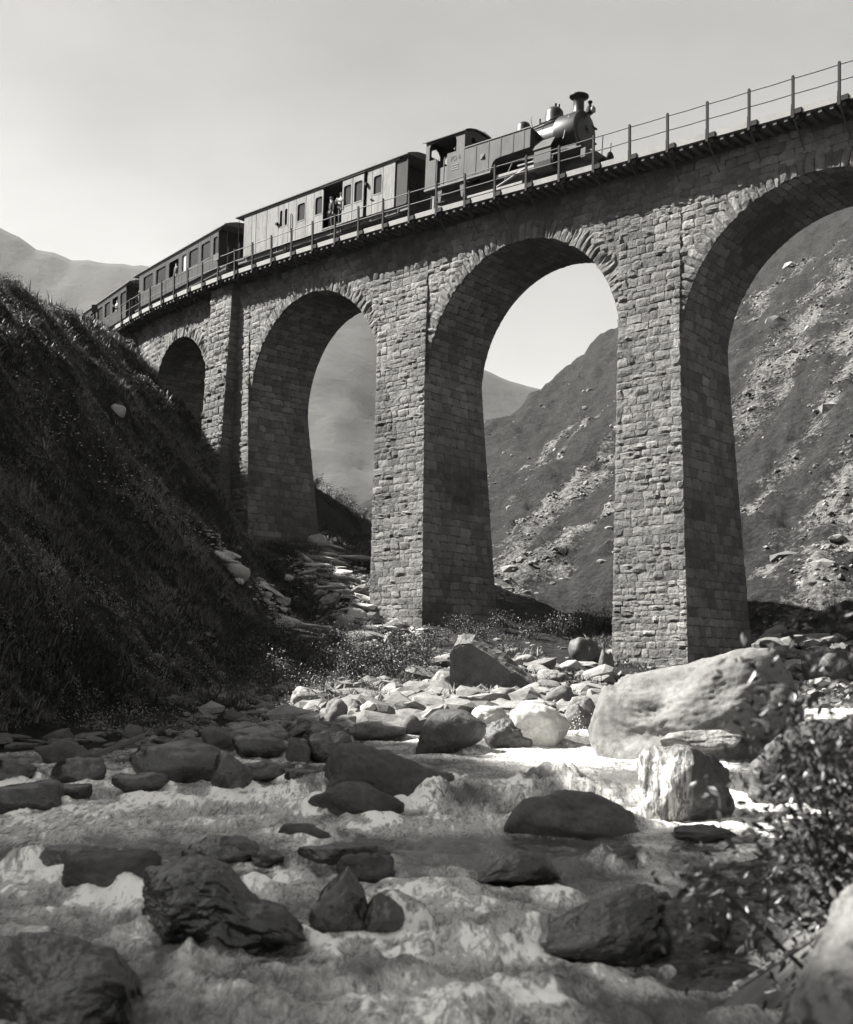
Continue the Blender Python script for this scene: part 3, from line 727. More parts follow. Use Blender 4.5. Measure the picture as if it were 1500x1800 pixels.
    def endwall(x, mat, nm, holes, z0):
        m = MB(); ys = np.linspace(-1.17, 1.17, 53); zs = np.linspace(z0, 3.74, 44)
        for i in range(52):
            for j in range(43):
                yc, zc = (ys[i]+ys[i+1])/2, (zs[j]+zs[j+1])/2
                if zc > 3.8-.27*(yc/1.17)**2-.02: continue
                if any(abs(yc-hy) < rr and zc > hz-.1 and math.hypot(yc-hy, max(zc-hz, 0)) < rr and zc < hz+rr if kind == 'a' else math.hypot(yc-hy, zc-hz) < rr for hy, hz, rr, kind in holes): continue
                m.box(x, x+.03, ys[i], ys[i+1], zs[j], zs[j+1])
        return m.build(nm, mat, L)
    endwall(-2.53, M_SOOT, 'cab_front', [(-.55, 3.25, .17, 'c'), (.55, 3.25, .17, 'c')], 1.3)
    endwall(-4.92, M_SOOT, 'cab_back', [(-.5, 3.1, .33, 'a'), (.5, 3.1, .33, 'a')], 1.3)
    bx('cab_floor', M_SOOT, L, -4.9, -2.5, -1.15, 1.15, 1.2, 1.28); bx('coal_bunker', M_CABIN, L, -4.88, -4.4, -1.1, 1.1, 1.28, 2.5)
    bx('firebox', M_CABIN, L, -2.95, -2.5, -.6, .6, 1.3, 3.0)
    m = MB(); m.tube([(-3.3, -.9, 2.4), (-3.3, -.9, 3.1)], .03, 6); m.lathe([(.1, -.02), (.1, .02)], (-3.3, -.9, 2.95), 'x', 12); m.build('brake_column', M_STEEL, L)
    m = MB(); m.lathe([(.09, 0), (.09, .26), (.11, .27), (.11, .31)], (-2.2, .95, 2.74), 'z', 14); m.build('filler_cap', M_IRON, L)
    m = MB(); m.tube([(-2.6, 1.0, 3.62), (-2.5, 1.05, 3.8), (-2.5, .2, 3.95), (-2.55, .1, 3.85)], .012, 5); m.build('whistle_pipe', M_IRON, L)
    return L
build_loco()

def side_wall(par, sg, segs, z0, z1, mat, yo=1.3, trim=None):
    for x0, x1, kind in segs:
        a, b = min(x0, x1)+.012, max(x0, x1)-.012; y0, y1 = sg*yo, sg*(yo-.05)
        if kind == 'open': continue
        if kind == 'panel': bx('side_panel', mat, par, a, b, y0, y1, z0, z1); continue
        wz0, wz1, pane, st = kind[1:]
        m = MB(); m.box(a, b, y0, y1, z0, wz0); m.box(a, b, y0, y1, wz1, z1); m.box(a, a+st, y0, y1, wz0, wz1); m.box(b-st, b, y0, y1, wz0, wz1)
        for xc, d in ((a+st, 1), (b-st, -1)): m.prism([(xc, wz1), (xc+d*.1, wz1), (xc+d*.03, wz1-.03), (xc, wz1-.1)], y0, y1, 'y')
        w = m.build('window', mat, par)
        f = MB(); f.box(a+st-.03, b-st+.03, y0+sg*.012, y0, wz0-.05, wz0); f.build('sill', trim or mat, w)
        if pane is not None: MB().box(a+st, b-st, sg*(yo-.07), sg*(yo-.08), wz0, wz1).build('pane', pane, w)
def roof_and_ends(L, x0, x1, ze, bx0, bx1, matr, matb, hw=1.3):
    prof = [(-hw-.1, ze), (-hw-.1, ze+.05), (-hw*.85, ze+.17), (-hw*.5, ze+.3), (0, ze+.36), (hw*.5, ze+.3), (hw*.85, ze+.17), (hw+.1, ze+.05), (hw+.1, ze)]
    MB().prism(prof, x0, x1, 'x').build('roof', matr, L)
    for sg in (-1, 1): bx('cornice', M_COACH_TRIM, L, bx0-.3, bx1+.3, sg*(hw+.02), sg*(hw-.05), ze-.1, ze-.012)
    for x in (bx0, bx1): bx('end_wall', matb, L, x-.03, x+.03, -hw+.055, hw-.055, .9, ze-.012)
def underframe(L, x0, x1, bogies):
    bx('underframe', M_SOOT, L, x0, x1, -1.15, 1.15, .62, .87)
    for xb in bogies:
        for sg in (-1, 1):
            m = MB(); m.box(xb-1.05, xb+1.05, sg*.62, sg*.7, .34, .5); m.box(xb-.3, xb+.3, sg*.6, sg*.8, .28, .6); m.build('bogie_frame', M_SOOT, L)
            for d in (-.75, .75): wheel(L, xb+d, sg*.54, .34, M_SOOT, 8)
def steps(L, x, sg=-1):
    m = MB(); m.box(x-.45, x+.45, sg*1.12, sg*1.38, .5, .535); m.box(x-.4, x-.37, sg*1.14, sg*1.2, .5, .85); m.box(x+.37, x+.4, sg*1.14, sg*1.2, .5, .85); m.build('step_board', M_COACH_TRIM, L)
def platform(L, x0, x1, sg_dir):
    bx('platform', M_SOOT, L, x0, x1, -1.2, 1.2, .8, .88)
    xo = x1 if sg_dir > 0 else x0
    m = MB()
    for y in (-1.1, -.45, .45, 1.1): m.box(xo-.02, xo+.02, y-.02, y+.02, .88, 1.9)
    m.box(xo-.02, xo+.02, -1.12, -.45, 1.86, 1.9); m.box(xo-.02, xo+.02, .45, 1.12, 1.86, 1.9)
    for y in (-1.18, 1.18): m.tube([(xo, y, .88), (xo, y, 3.1)], .02, 6)
    m.build('platform_railing', M_IRON, L)

def build_van():
    L = empty('luggage_van', 'weathered pale boarded luggage van with open sliding door, coupled behind the locomotive', 'railway van', vframe(24, 34, 29))
    X = lambda s: 29-s
    win = ('w', 1.83, 2.72, M_GLASS, .07); door = ('w', 1.83, 2.72, M_GLASS, .08); twin = ('w', 1.86, 2.74, M_GLASS, .09)
    near = [(35.35, 34.6, 'panel'), (34.6, 34.2, 'panel'), (34.2, 33.2, 'panel'), (33.2, 32.15, 'panel'), (32.15, 31.72, twin), (31.72, 31.28, twin), (31.28, 30.6, 'panel'), (30.6, 29.8, win), (29.8, 29.1, 'panel'), (29.1, 28.36, win),
            (28.36, 26.75, 'open'), (25.14, 24.95, 'open'), (24.95, 24.55, 'panel'), (24.55, 23.78, door), (23.78, 22.9, 'panel')]
    side_wall(L, -1, [(X(a), X(b), k) for a, b, k in near], .88, 3.1, M_VAN)
    side_wall(L, 1, [(X(35.35)+i*1.24, X(35.35)+(i+1)*1.24, win if i in (3, 7) else 'panel') for i in range(10)], .88, 3.1, M_VAN)
    sd = ('w', 1.75, 2.75, M_GLASS, .1); y0 = -1
    # sliding door hung outside the wall
    side_wall(L, -1, [(X(26.78), X(25.98), sd), (X(25.96), X(25.12), sd)], .9, 3.06, M_VAN, 1.36)
    bx('door_rail', M_IRON, L, X(28.5), X(25.0), -1.4, -1.31, 3.08, 3.13)
    m = MB(); m.tube([(X(26.72), -1.37, 1.6), (X(26.72), -1.42, 1.65), (X(26.72), -1.42, 2.05), (X(26.72), -1.37, 2.1)], .02, 6); m.build('door_handle', M_IRON, L)
    m = MB(); m.tube([(X(31.0), -1.31, 1.3), (X(31.0), -1.36, 1.35), (X(31.0), -1.36, 2.3), (X(31.0), -1.31, 2.35)], .022, 6); m.tube([(X(24.6), -1.31, 1.6), (X(24.6), -1.35, 1.62), (X(24.45), -1.35, 1.62)], .03, 6)
    m.box(X(32.3), X(32.15), -1.42, -1.3, 2.0, 2.12); m.box(X(25.0), X(24.88), -1.44, -1.3, 2.38, 2.52); m.build('grab_handle', M_IRON, L)
    bx('floor', M_VANDARK, L, X(35.3), X(22.95), -1.24, 1.24, .875, .95)
    bx('threshold', M_COACH_TRIM, L, X(28.36), X(26.7), -1.34, -1.0, .89, .97)
    roof_and_ends(L, X(36.1), X(21.95), 3.2, X(35.33), X(22.93), M_ROOF, M_VANDARK)
    underframe(L, X(36), X(22.0), (X(33.2), X(25.0)))
    platform(L, X(22.88), X(22.05), 1); platform(L, X(36), X(35.38), -1)
    for s in (32, 27.4, 23.1): steps(L, X(s))
    bx('end_corner_post', M_VANDARK, L, X(22.12), X(22.04), -1.27, -1.2, .88, 3.19); bx('vestibule_wall', M_VANDARK, L, X(22.88), X(22.06), -1.24, -1.2, .88, 3.1)
    return L
VAN = build_van()

def build_coach(name, label, sm, sa, sb, sf, sr, wins, lav=None, lowered=None):
    L = empty(name, label, 'railway coach', vframe(sa, sb, sm), 'passenger coaches')
    X = lambda s: sm-s
    segs = []; last = sr
    for a, b in wins:                                                   # from the rear forwards
        if last-a > .05: segs.append((X(last), X(a), 'panel'))
        segs.append((X(a), X(b), ('w', 1.72, 2.72, M_GLASS_PALE if (a, b) == lav else M_GLASS, .05))); last = b
    if last-sf > .05: segs.append((X(last), X(sf), 'panel'))
    for sg in (-1, 1): side_wall(L, sg, [(a, b, k[:3]+(None,)+k[4:]) if sg < 0 and lowered is not None and abs(a-X(lowered)) < .01 else (a, b, k) for a, b, k in segs], .88, 3.0, M_COACH, trim=M_COACH_TRIM)
    for sg in (-1, 1):
        for q in np.arange(sf+.5, sr, .95): bx('beading', M_COACH_TRIM, L, X(q)-.018, X(q)+.018, sg*1.3, sg*1.31, .9, 1.59, 0)
    for q in (sf+1.5, (sf+sr)/2, sr-1.5):
        MB().lathe([(.11, 0), (.11, .12), (.17, .14), (.17, .18), (.05, .22)], (X(q), 0, 3.4), 'z', 12).build('roof_ventilator', M_ROOF, L, True)
    for sg in (-1, 1): bx('waist_rail', M_COACH_TRIM, L, X(sr), X(sf), sg*1.3, sg*1.312, 1.6, 1.63)
    bx('floor', M_VANDARK, L, X(sr)+.05, X(sf)-.05, -1.24, 1.24, .875, .95)
    roof_and_ends(L, X(sr+.95), X(sf-.95), 3.08, X(sr)-.02, X(sf)+.02, M_ROOF, M_VANDARK)
    underframe(L, X(sr+.9), X(sf-.9), (X(sr-2.1), X(sf+2.1)))
    platform(L, X(sf)+.04, X(sf)+.9, 1); platform(L, X(sr)-.9, X(sr)-.04, -1)
    steps(L, X(sf-.4)); steps(L, X(sr+.4))
    return L
LAV = (43.36, 42.66)
C1 = build_coach('passenger_coach', 'dark passenger coach behind the pale luggage van, with one pale narrow window', 44.2, 39.5, 49, 38.2, 50.2,
            [(49.5, 47.85), (47.4, 45.8), (45.35, 43.8), LAV, (42.35, 40.98), (40.6, 39.32), (38.95, 38.28)], LAV, 45.35)
C2 = build_coach('passenger_coach', 'last coach of the train, half hidden behind the crest of the left slope', 59.4, 55, 63.4, 53.3, 65.5,
            [(64.9+0*k-1.75*k, 64.9-1.3-1.75*k) for k in range(7)], None, 64.9-1.75*5)

# ------------------------------------------------------------------ people
def skin_obj(name, verts, edges, radii, mat, par, sub=1):
    me = bpy.data.meshes.new(name); me.from_pydata(verts, edges, []); me.materials.append(mat)
    o = link(name, me, par)
    md = o.modifiers.new('skin', 'SKIN'); md.use_smooth_shade = True
    for i, r in enumerate(radii): me.skin_vertices[0].data[i].radius = (r, r) if not isinstance(r, tuple) else r
    me.skin_vertices[0].data[0].use_root = True
    sd = o.modifiers.new('smooth', 'SUBSURF'); sd.levels = sub; sd.render_levels = sub; return o
def person(label, par_mat, loc, rz, arm='fold', shirt=M_CLOTH, cap=True, group=None):
    M = par_mat @ Matrix.Translation(loc) @ Matrix.Rotation(rz, 4, 'Z')
    P = empty('person', label, 'person', M, group)
    hip, chest, neck, head, crown = (0, 0, .88), (0, .0, 1.22), (0, 0, 1.40), (.015, 0, 1.52), (.01, 0, 1.60)
    aL = {'fold': [(0, .19, 1.36), (.03, .27, 1.10), (.24, .12, 1.12), (.32, .02, 1.13)], 'down': [(0, .19, 1.36), (0, .25, 1.08), (.05, .25, .84), (.07, .24, .75)]}
    aR = {'fold': [(0, -.19, 1.36), (.08, -.30, 1.12), (.3, -.16, 1.2), (.36, -.06, 1.24)], 'down': [(0, -.19, 1.36), (0, -.25, 1.08), (.05, -.25, .84), (.07, -.24, .75)]}
    A, B = aL[arm], aR[arm]
    legs = [[(0, y*.09, .86), (.02, y*.10, .46), (0, y*.11, .07), (.14, y*.12, .03)] for y in (1, -1)]
    V = [hip, chest, neck, head, crown]+A+B+legs[0]+legs[1]
    E_ = [(0, 1), (1, 2), (2, 3), (3, 4), (1, 5), (5, 6), (6, 7), (7, 8), (1, 9), (9, 10), (10, 11), (11, 12), (0, 13), (13, 14), (14, 15), (15, 16), (0, 17), (17, 18), (18, 19), (19, 20)]
    Rr = [.13, .14, .055, .088, .075, .06, .045, .035, .03, .06, .045, .035, .03, .085, .06, .04, .035, .085, .06, .04, .035]
    V += [(.105, 0, 1.51)]; E_ += [(3, 21)]; Rr += [.018]
    # hands: four fingers and a thumb on each arm
    for w in (8, 12):
        a, b = Vector(V[w-1]), Vector(V[w]); d = (b-a).normalized(); sdv = d.cross(Vector((0, 0, 1))).normalized() if abs(d.z) < .9 else Vector((1, 0, 0)); up = sdv.cross(d)
        for k, l in enumerate((.075, .085, .08, .065)):
            V.append(tuple(b+d*l+up*(.027-.018*k))); E_.append((w, len(V)-1)); Rr.append(.009)
        V.append(tuple(b+d*.02+up*.055)); E_.append((w, len(V)-1)); Rr.append(.01)
    skin_obj('body', V, E_, Rr, M_SKIN, P)
    k = 1.18
    skin_obj('jacket', [hip, chest, (0, 0, 1.36)]+A[:3]+B[:3], [(0, 1), (1, 2), (1, 3), (3, 4), (4, 5), (1, 6), (6, 7), (7, 8)], [.155, .165, .09, .078, .06, .05, .078, .06, .05], shirt, P)
    skin_obj('trousers', [(0, 0, .92)]+legs[0][:3]+legs[1][:3], [(0, 1), (1, 2), (2, 3), (0, 4), (4, 5), (5, 6)], [.15, .105, .075, .06, .105, .075, .06], M_CLOTH, P)
    m = MB()
    for y in (1, -1): m.box(-.06, .2, y*.115-.045, y*.115+.045, -.005, .085)
    m.build('shoes', M_CLOTH, P, bevel=.02)
    if cap:
        MB().lathe([(.1, 0), (.105, .04), (.1, .08), (.03, .1)], (0, 0, 1.57), 'z', 16).lathe([(.1, 0), (.1, .012)], (.05, 0, 1.57), 'z', 14).build('cap', M_CAP, P, True)
    else: MB().lathe([(.092, 0), (.098, .05), (.08, .1), (.03, .12)], (-.015, 0, 1.56), 'z', 16).build('hair', M_CLOTH, P, True)
    return P
vm = vframe(24, 34, 29)
person('man in a pale shirt with raised forearms in the open door of the van', vm, (29-27.15, -1.06, .97), R(-75), 'fold', M_SHIRT, True)
person('man in dark clothes standing at the left edge of the open van doorway', vm, (29-28.0, -1.02, .97), R(-100), 'down', M_CLOTH, True)
cm = vframe(39.5, 49, 44.2); cm2 = vframe(55, 63.4, 59.4)
# these two lean out: the glass of their windows is let down
person('passenger looking out of the lowered window left of the pale narrow window', cm, (44.2-44.5, -1.12, .95), R(-80), 'down', M_CLOTH, False)
person('passenger standing at a window of the last coach', cm2, (59.4-55.5, -1.1, .95), R(-80), 'fold', M_SHIRT, False)
person('guard in pale jacket standing on the end platform between the two coaches', cm, (44.2-50.75, -.95, .9), R(-95), 'down', M_SHIRT, True)

# ------------------------------------------------------------------ rocks
import bmesh
_ico = {}
def ico(sub):
    if sub not in _ico:
        bm = bmesh.new(); bmesh.ops.create_icosphere(bm, subdivisions=sub, radius=1)
        v = np.array([p.co[:] for p in bm.verts]); f = np.array([[q.index for q in t.verts] for t in bm.faces]); bm.free(); _ico[sub] = (v, f)
    return _ico[sub]
def rock_shape(seed, sub=4, ang=8., nplanes=9, jitter=.16, flat_top=0., rough=.05, crack=.03):
    """rounded polytope: unit-ish rock; ang = sharpness of its edges"""
    r = np.random.default_rng(seed); v, f = ico(sub)
    N = r.normal(0, 1, (nplanes, 3)); N /= np.linalg.norm(N, axis=1)[:, None]; D = r.uniform(.62, 1.0, nplanes)
    if flat_top: N = np.concatenate([N, [[r.normal(0, .12), r.normal(0, .12), 1]]]); D = np.append(D, flat_top)
    c = np.clip(v@N.T, 1e-4, None)
    rr = ((np.clip(D/c, 0, 30)**-ang).sum(1)+1.05**-ang)**(-1/ang)
    rr *= 1+jitter*fbm(v[:, 0]*1.3+seed, v[:, 1]*1.3, v[:, 2]*1.3, 2, seed)
    n = rough*fbm(v[:, 0]*4+seed, v[:, 1]*4, v[:, 2]*4, 4, seed+5, .55)+.012*fbm(v[:, 0]*16, v[:, 1]*16, v[:, 2]*16, 2, seed+9)*(sub > 3)
    cr = 1-np.abs(fbm(v[:, 0]*1.7+seed*.7, v[:, 1]*1.7, v[:, 2]*2.6, 3, seed+13)); n -= crack*np.clip((cr-.86)/.14, 0, 1)**2*(sub > 3)
    return v*(rr+n)[:, None], f
ROCKS = []
def rock(name, label, box, mat, seed, depth=.8, sink=.3, group=None, cat='boulder', outline=None, base=None, Y=None, sub=5, top=None, tilt=0, yaw=0, **kw):
    """box = where the photo shows it (x0, y0, x1, y1); it is set down where that base meets ground or water"""
    x0, y0, x1, y1 = box; xc = (x0+x1)/2
    if Y is None: Y = hit(xc if base is None else base[0], y1 if base is None else base[1])[1]
    v, f = rock_shape(seed, sub, **kw)
    if tilt or yaw:
        Rm = np.array((Matrix.Rotation(yaw, 3, 'Z') @ Matrix.Rotation(tilt, 3, 'Y')).to_3x3()); v = v@Rm.T
    w0 = (x1-x0)/2000*Y; dep = w0*depth; Yc = Y+dep*.5
    w, = ((x1-x0)/2000*Yc,); zt = (1180-y0)/2000*(Yc); zb_ = (1180-y1)/2000*Y; h = zt-zb_
    zb_ = zb_-sink*h
    mn, mx = v.min(0), v.max(0); v = (v-mn)/(mx-mn)
    x = v[:, 0]-.5; y = v[:, 1]-.5
    if outline is not None:
        ox = np.array([(p[0]-xc)/(x1-x0) for p in outline]); oz = np.array([((1180-p[1])/2000*Yc-zb_)/(zt-zb_) for p in outline])
        bins = np.linspace(-.5, .5, 41); idx = np.clip(np.digitize(x, bins)-1, 0, 39)
        cur = np.array([v[idx == i, 2].max() if (idx == i).any() else .5 for i in range(40)]); cur = np.convolve(np.pad(cur, 3, 'edge'), np.ones(7)/7, 'valid')
        cz = np.interp(x, (bins[1:]+bins[:-1])/2, cur); k = np.interp(x, ox, oz)/np.maximum(cz, .15)
        vz = v[:, 2]*k
    else: vz = v[:, 2]
    P = np.stack([x*w, y*dep, vz*(zt-zb_)], -1)
    me = npmesh(name, P, f, mat, True)
    o = link(name, me); u = (xc-750)/2000; o.location = (u*Yc, Yc, zb_)
    tag(o, label, cat, group, 'thing'); ROCKS.append((u*Yc, Yc, w/2, dep/2)); return o
PALE, GR, WET, DAMP, WHT = M_ROCK_PALE, M_ROCK_GREY, M_ROCK_WET, M_ROCK_DAMP, M_ROCK_WHITE
rock('boulder', 'huge pale rounded boulder in front of the nearest pier, brightest on top', (1036, 1138, 1404, 1343), M_BIG, 21, .75, .25, sub=6, ang=5, nplanes=8, rough=.010, jitter=.16, crack=.006, base=(1150, 1340),
     outline=[(1040, 1235), (1060, 1205), (1120, 1185), (1200, 1168), (1260, 1150), (1300, 1140), (1345, 1144), (1375, 1175), (1395, 1225), (1402, 1260)])
rock('boulder', 'long dark boulder sloping down to the right under a sheet of water', (566, 1302, 812, 1425), DAMP, 33, .6, .3, ang=6, nplanes=9, base=(640, 1415), outline=[(566, 1345), (585, 1315), (620, 1304), (680, 1318), (730, 1340), (812, 1372)])
rock('boulder', 'low rounded dark boulder in front of the long sloping one', (538, 1372, 712, 1432), DAMP, 12, .5, .5, ang=4, nplanes=6, rough=.02)
rock('boulder', 'smooth oval grey boulder in mid stream', (885, 1388, 1136, 1468), GR, 44, .55, .6, ang=4, nplanes=7, rough=.02, outline=[(885, 1445), (920, 1402), (980, 1389), (1040, 1391), (1090, 1415), (1136, 1460)])
rock('boulder', 'dark rounded boulder at the left edge of the white chute', (728, 1246, 856, 1326), DAMP, 51, .7, .3, ang=4, nplanes=7, rough=.02)
rock('boulder', 'dark boulder with a flat shoulder in the middle of the row above the chute', (850, 1262, 942, 1312), DAMP, 53, .7, .3, ang=6)
rock('boulder', 'bleached white angular boulder above the chute', (896, 1230, 1002, 1312), WHT, 62, .7, .2, ang=12, nplanes=8)
rock('boulder', 'bleached white wedge behind the dark boulders', (826, 1240, 905, 1280), WHT, 63, .8, .2, ang=12, nplanes=8)
rock('boulder', 'grey boulder at the right end of the row above the chute', (985, 1236, 1046, 1288), GR, 66, .8, .2, ang=9)
rock('boulder', 'wet block with a shining veil of water, below the huge pale boulder', (1120, 1306, 1292, 1450), M_VEIL, 71, .7, .3, ang=16, nplanes=8, flat_top=.72, rough=.06)
rock('boulder', 'thin layered slab lying on top of the wet block', (1156, 1283, 1304, 1330), PALE, 72, .5, .0, ang=18, nplanes=9, cat='slab', Y=15.2)
rock('boulder', 'dark sloping boulder beside the wet block, behind the bush', (1305, 1262, 1520, 1420), DAMP, 73, .7, .3, ang=6, outline=[(1305, 1345), (1360, 1295), (1420, 1268), (1520, 1262)])
rock('boulder', 'largest black jagged boulder in the foreground stream', (240, 1506, 545, 1672), WET, 81, .55, .25, ang=13, nplanes=10, sub=6, rough=.07, outline=[(240, 1530), (290, 1522), (330, 1508), (395, 1520), (440, 1570), (500, 1590), (545, 1640)])
rock('boulder', 'black slab rising behind the largest foreground boulder', (545, 1520, 652, 1640), WET, 82, .7, .25, ang=10, nplanes=9, outline=[(545, 1600), (570, 1560), (612, 1522), (640, 1560), (652, 1610)])
rock('boulder', 'small black rock right of the largest foreground boulder', (636, 1568, 712, 1642), WET, 83, .8, .3, ang=9)
rock('boulder', 'dark low boulder behind the jagged black one', (318, 1468, 458, 1520), WET, 84, .6, .35, ang=9)
rock('boulder', 'small dark stone right behind the jagged black boulder', (440, 1490, 500, 1524), WET, 85, .8, .3, ang=9)
rock('boulder', 'flat submerged ledge under the water left of the jagged boulder', (90, 1492, 300, 1562), DAMP, 86, .6, .6, ang=9, flat_top=.6)
rock('boulder', 'black flat wedge at the left of the stream', (62, 1484, 216, 1542), WET, 87, .5, .3, ang=12, flat_top=.6)
rock('boulder', 'small smooth dark hump alone in mid stream', (484, 1442, 618, 1480), DAMP, 88, .4, .4, ang=5, rough=.02, outline=[(484, 1470), (500, 1446), (540, 1446), (618, 1478)])
rock('boulder', 'thin dark slab tilted in the stream', (522, 1482, 688, 1522), WET, 89, .4, .3, ang=14, flat_top=.5)
rock('boulder', 'dark slab edge just downstream of the thin tilted one', (590, 1500, 695, 1550), DAMP, 90, .6, .4, ang=9)
rock('boulder', 'black humped rock with a sloping left side in mid stream', (832, 1492, 986, 1554), WET, 91, .6, .3, ang=7, outline=[(832, 1550), (875, 1510), (910, 1492), (960, 1500), (986, 1540)])
rock('boulder', 'large low dark wedge in the right foreground stream', (930, 1552, 1202, 1682), WET, 92, .5, .4, ang=8, nplanes=8, sub=6, outline=[(930, 1655), (985, 1622), (1060, 1580), (1130, 1556), (1180, 1570), (1202, 1610)])
rock('boulder', 'rough grey-topped rock at the right bank beside the dark wedge', (1160, 1556, 1296, 1682), DAMP, 93, .7, .3, ang=12, rough=.08)
rock('boulder', 'small rounded stone at the foot of the right bank', (1252, 1632, 1345, 1678), GR, 94, .7, .3, ang=6)
rock('boulder', 'dark stone with a light top at the edge of the bush', (1182, 1450, 1296, 1484), DAMP, 95, .6, .3, ang=9)
rock('boulder', 'water-smoothed hump awash near the bush', (1058, 1486, 1132, 1524), DAMP, 96, .7, .6, ang=5)
rock('boulder', 'big dark boulder in the bottom left corner', (-60, 1645, 238, 1840), WET, 97, .6, .3, ang=9, nplanes=9, sub=6, Y=7.0, outline=[(-60, 1660), (20, 1645), (120, 1650), (200, 1672), (232, 1700), (238, 1760)])
# corner boulder on the right bank, close to the viewer
v, f = rock_shape(99, 6, 5., 9, .12, 0, .03); o = link('boulder', npmesh('boulder', v*np.array([1.25, .95, 1.4]), f, M_LICHEN, True)); o.location = (2.86, 5.3, -2.1)
tag(o, 'pale speckled boulder cut off by the bottom right corner', 'boulder'); ROCKS.append((2.8, 5.3, 1.1, .9))
# left shore
LS = [((228, 1302, 402, 1380), WET, 101, 'dark slanted slab at the left shore with water running off it'), ((88, 1330, 192, 1380), WET, 102, 'black angular rock left of the slanted shore slab'),
      ((-20, 1372, 112, 1424), WET, 103, 'dark low rock at the left edge of the picture'), ((-30, 1332, 62, 1378), WET, 104, 'rounded dark rock above the left edge of the water'),
      ((198, 1358, 298, 1398), DAMP, 105, 'dark rock with a water veil in the left shallows'), ((60, 1300, 160, 1346), GR, 106, 'grey tilted slab on the left bank'),
      ((372, 1318, 446, 1392), WET, 107, 'upright dark rock by the small left cascade'), ((354, 1275, 412, 1326), GR, 108, 'grey pointed block against the dark bank'),
      ((408, 1289, 504, 1332), DAMP, 109, 'flat-topped rock with a light upper edge on the left bank'), ((500, 1295, 548, 1342), GR, 110, 'pale rounded stone beside the flat-topped rock'),
      ((428, 1338, 502, 1372), WET, 111, 'low dark rock in the left cascade'), ((216, 1272, 252, 1302), GR, 112, 'small pale block alone under the grassy bank'),
      ((540, 1283, 622, 1342), DAMP, 113, 'dark rounded rock above the long sloping boulder'), ((250, 1334, 330, 1366), DAMP, 114, 'flat dark rock half way along the left shore'),
      ((300, 1322, 372, 1350), WET, 115, 'flat black stone in the left inlet'), ((90, 1378, 160, 1408), WET, 116, 'small black rock awash near the left edge'), ((500, 1352, 560, 1376), DAMP, 117, 'flat damp slab under the left chute')]
for b, m_, sd_, lab in LS: rock('boulder', lab, b, WET if m_ is DAMP else m_, sd_, .7, .3, ang=17, sub=4, nplanes=9, flat_top=.58, tilt=R((sd_*37 % 40)-20))
# stones between the stream and the piers
BK = [((510, 1206, 566, 1246), PALE, 121, 'pale block half buried in the grass of the left bank', 9), ((570, 1226, 612, 1272), GR, 122, 'grey upright stone below the shrubs', 7), ((608, 1228, 642, 1260), GR, 123, 'small grey round stone beside the upright one', 5),
      ((630, 1232, 672, 1262), WHT, 124, 'small white-topped stone on the left bank', 7), ((588, 1256, 646, 1282), PALE, 125, 'pale flat stone on the left bank', 7), ((620, 1276, 714, 1302), GR, 126, 'long flat grey stone behind the long dark boulder', 8),
      ((755, 1178, 802, 1216), PALE, 127, 'pale block at the left foot of the great tilted slab', 9), ((945, 1176, 1002, 1202), PALE, 128, 'pale flat stone right of the great tilted slab', 9), ((984, 1160, 1022, 1182), WHT, 129, 'white flat-topped stone near the nearest pier', 14),
      ((1052, 1142, 1080, 1192), GR, 130, 'leaning slab against the left corner of the nearest pier', 12), ((958, 1204, 1012, 1238), GR, 131, 'grey layered block above the white boulders', 14), ((704, 1256, 742, 1292), GR, 132, 'narrow tilted grey slab near the dark rounded boulder', 12),
      ((1000, 1224, 1046, 1260), PALE, 133, 'pale stone at the left shoulder of the huge boulder', 7), ((700, 1126, 745, 1150), PALE, 134, 'pale rounded stone among the shrubs below the middle pier', 6), ((1000, 1120, 1056, 1170), DAMP, 135, 'dark earthy block under the bank by the nearest pier', 8),
      ((1352, 1134, 1400, 1160), PALE, 136, 'pale flat block right of the nearest pier', 12), ((1412, 1140, 1500, 1205), DAMP, 137, 'dark pointed rock on the right bank above the bush', 9), ((1372, 1158, 1432, 1186), WHT, 138, 'white flat slab on the right bank', 14),
      ((905, 1150, 950, 1172), PALE, 139, 'flat pale stone below the scree', 12), ((860, 1208, 915, 1236), PALE, 140, 'pale block under the lower end of the great tilted slab', 10)]
for b, m_, sd_, lab, an in BK: rock('stone', lab, b, m_, sd_, .8, .25, cat='stone', ang=an, sub=4, nplanes=9)
q = hit(865, 1212); sy = q[1]; prof = [((a-865)/2000*sy, (1212-b)/2000*sy) for a, b in ((792, 1200), (791, 1150), (799, 1136), (806, 1131), (828, 1131), (868, 1158), (905, 1182), (938, 1208), (938, 1226), (792, 1226))]
bm = bmesh.new(); A_ = [bm.verts.new((a, 0, b)) for a, b in prof]; f0 = bm.faces.new(A_); ex = bmesh.ops.extrude_face_region(bm, geom=[f0])
for v_ in [e for e in ex['geom'] if isinstance(e, bmesh.types.BMVert)]: v_.co += Vector((.18, .95, .2+.1*(v_.co.z > .5)))
bmesh.ops.triangulate(bm, faces=bm.faces); bmesh.ops.subdivide_edges(bm, edges=bm.edges, cuts=5, use_grid_fill=True); bmesh.ops.triangulate(bm, faces=bm.faces); bmesh.ops.recalc_face_normals(bm, faces=bm.faces)
P_ = np.array([v_.co[:] for v_ in bm.verts]); bm.normal_update(); N_ = np.array([v_.normal[:] for v_ in bm.verts])
d_ = .05*fbm(P_[:, 0]*2.2, P_[:, 1]*2.2, P_[:, 2]*2.2+P_[:, 0], 4, 161)+.02*fbm(P_[:, 0]*3, P_[:, 1]*3, P_[:, 2]*14+P_[:, 0]*9, 2, 166)
for v_, p_ in zip(bm.verts, P_+N_*d_[:, None]): v_.co = p_
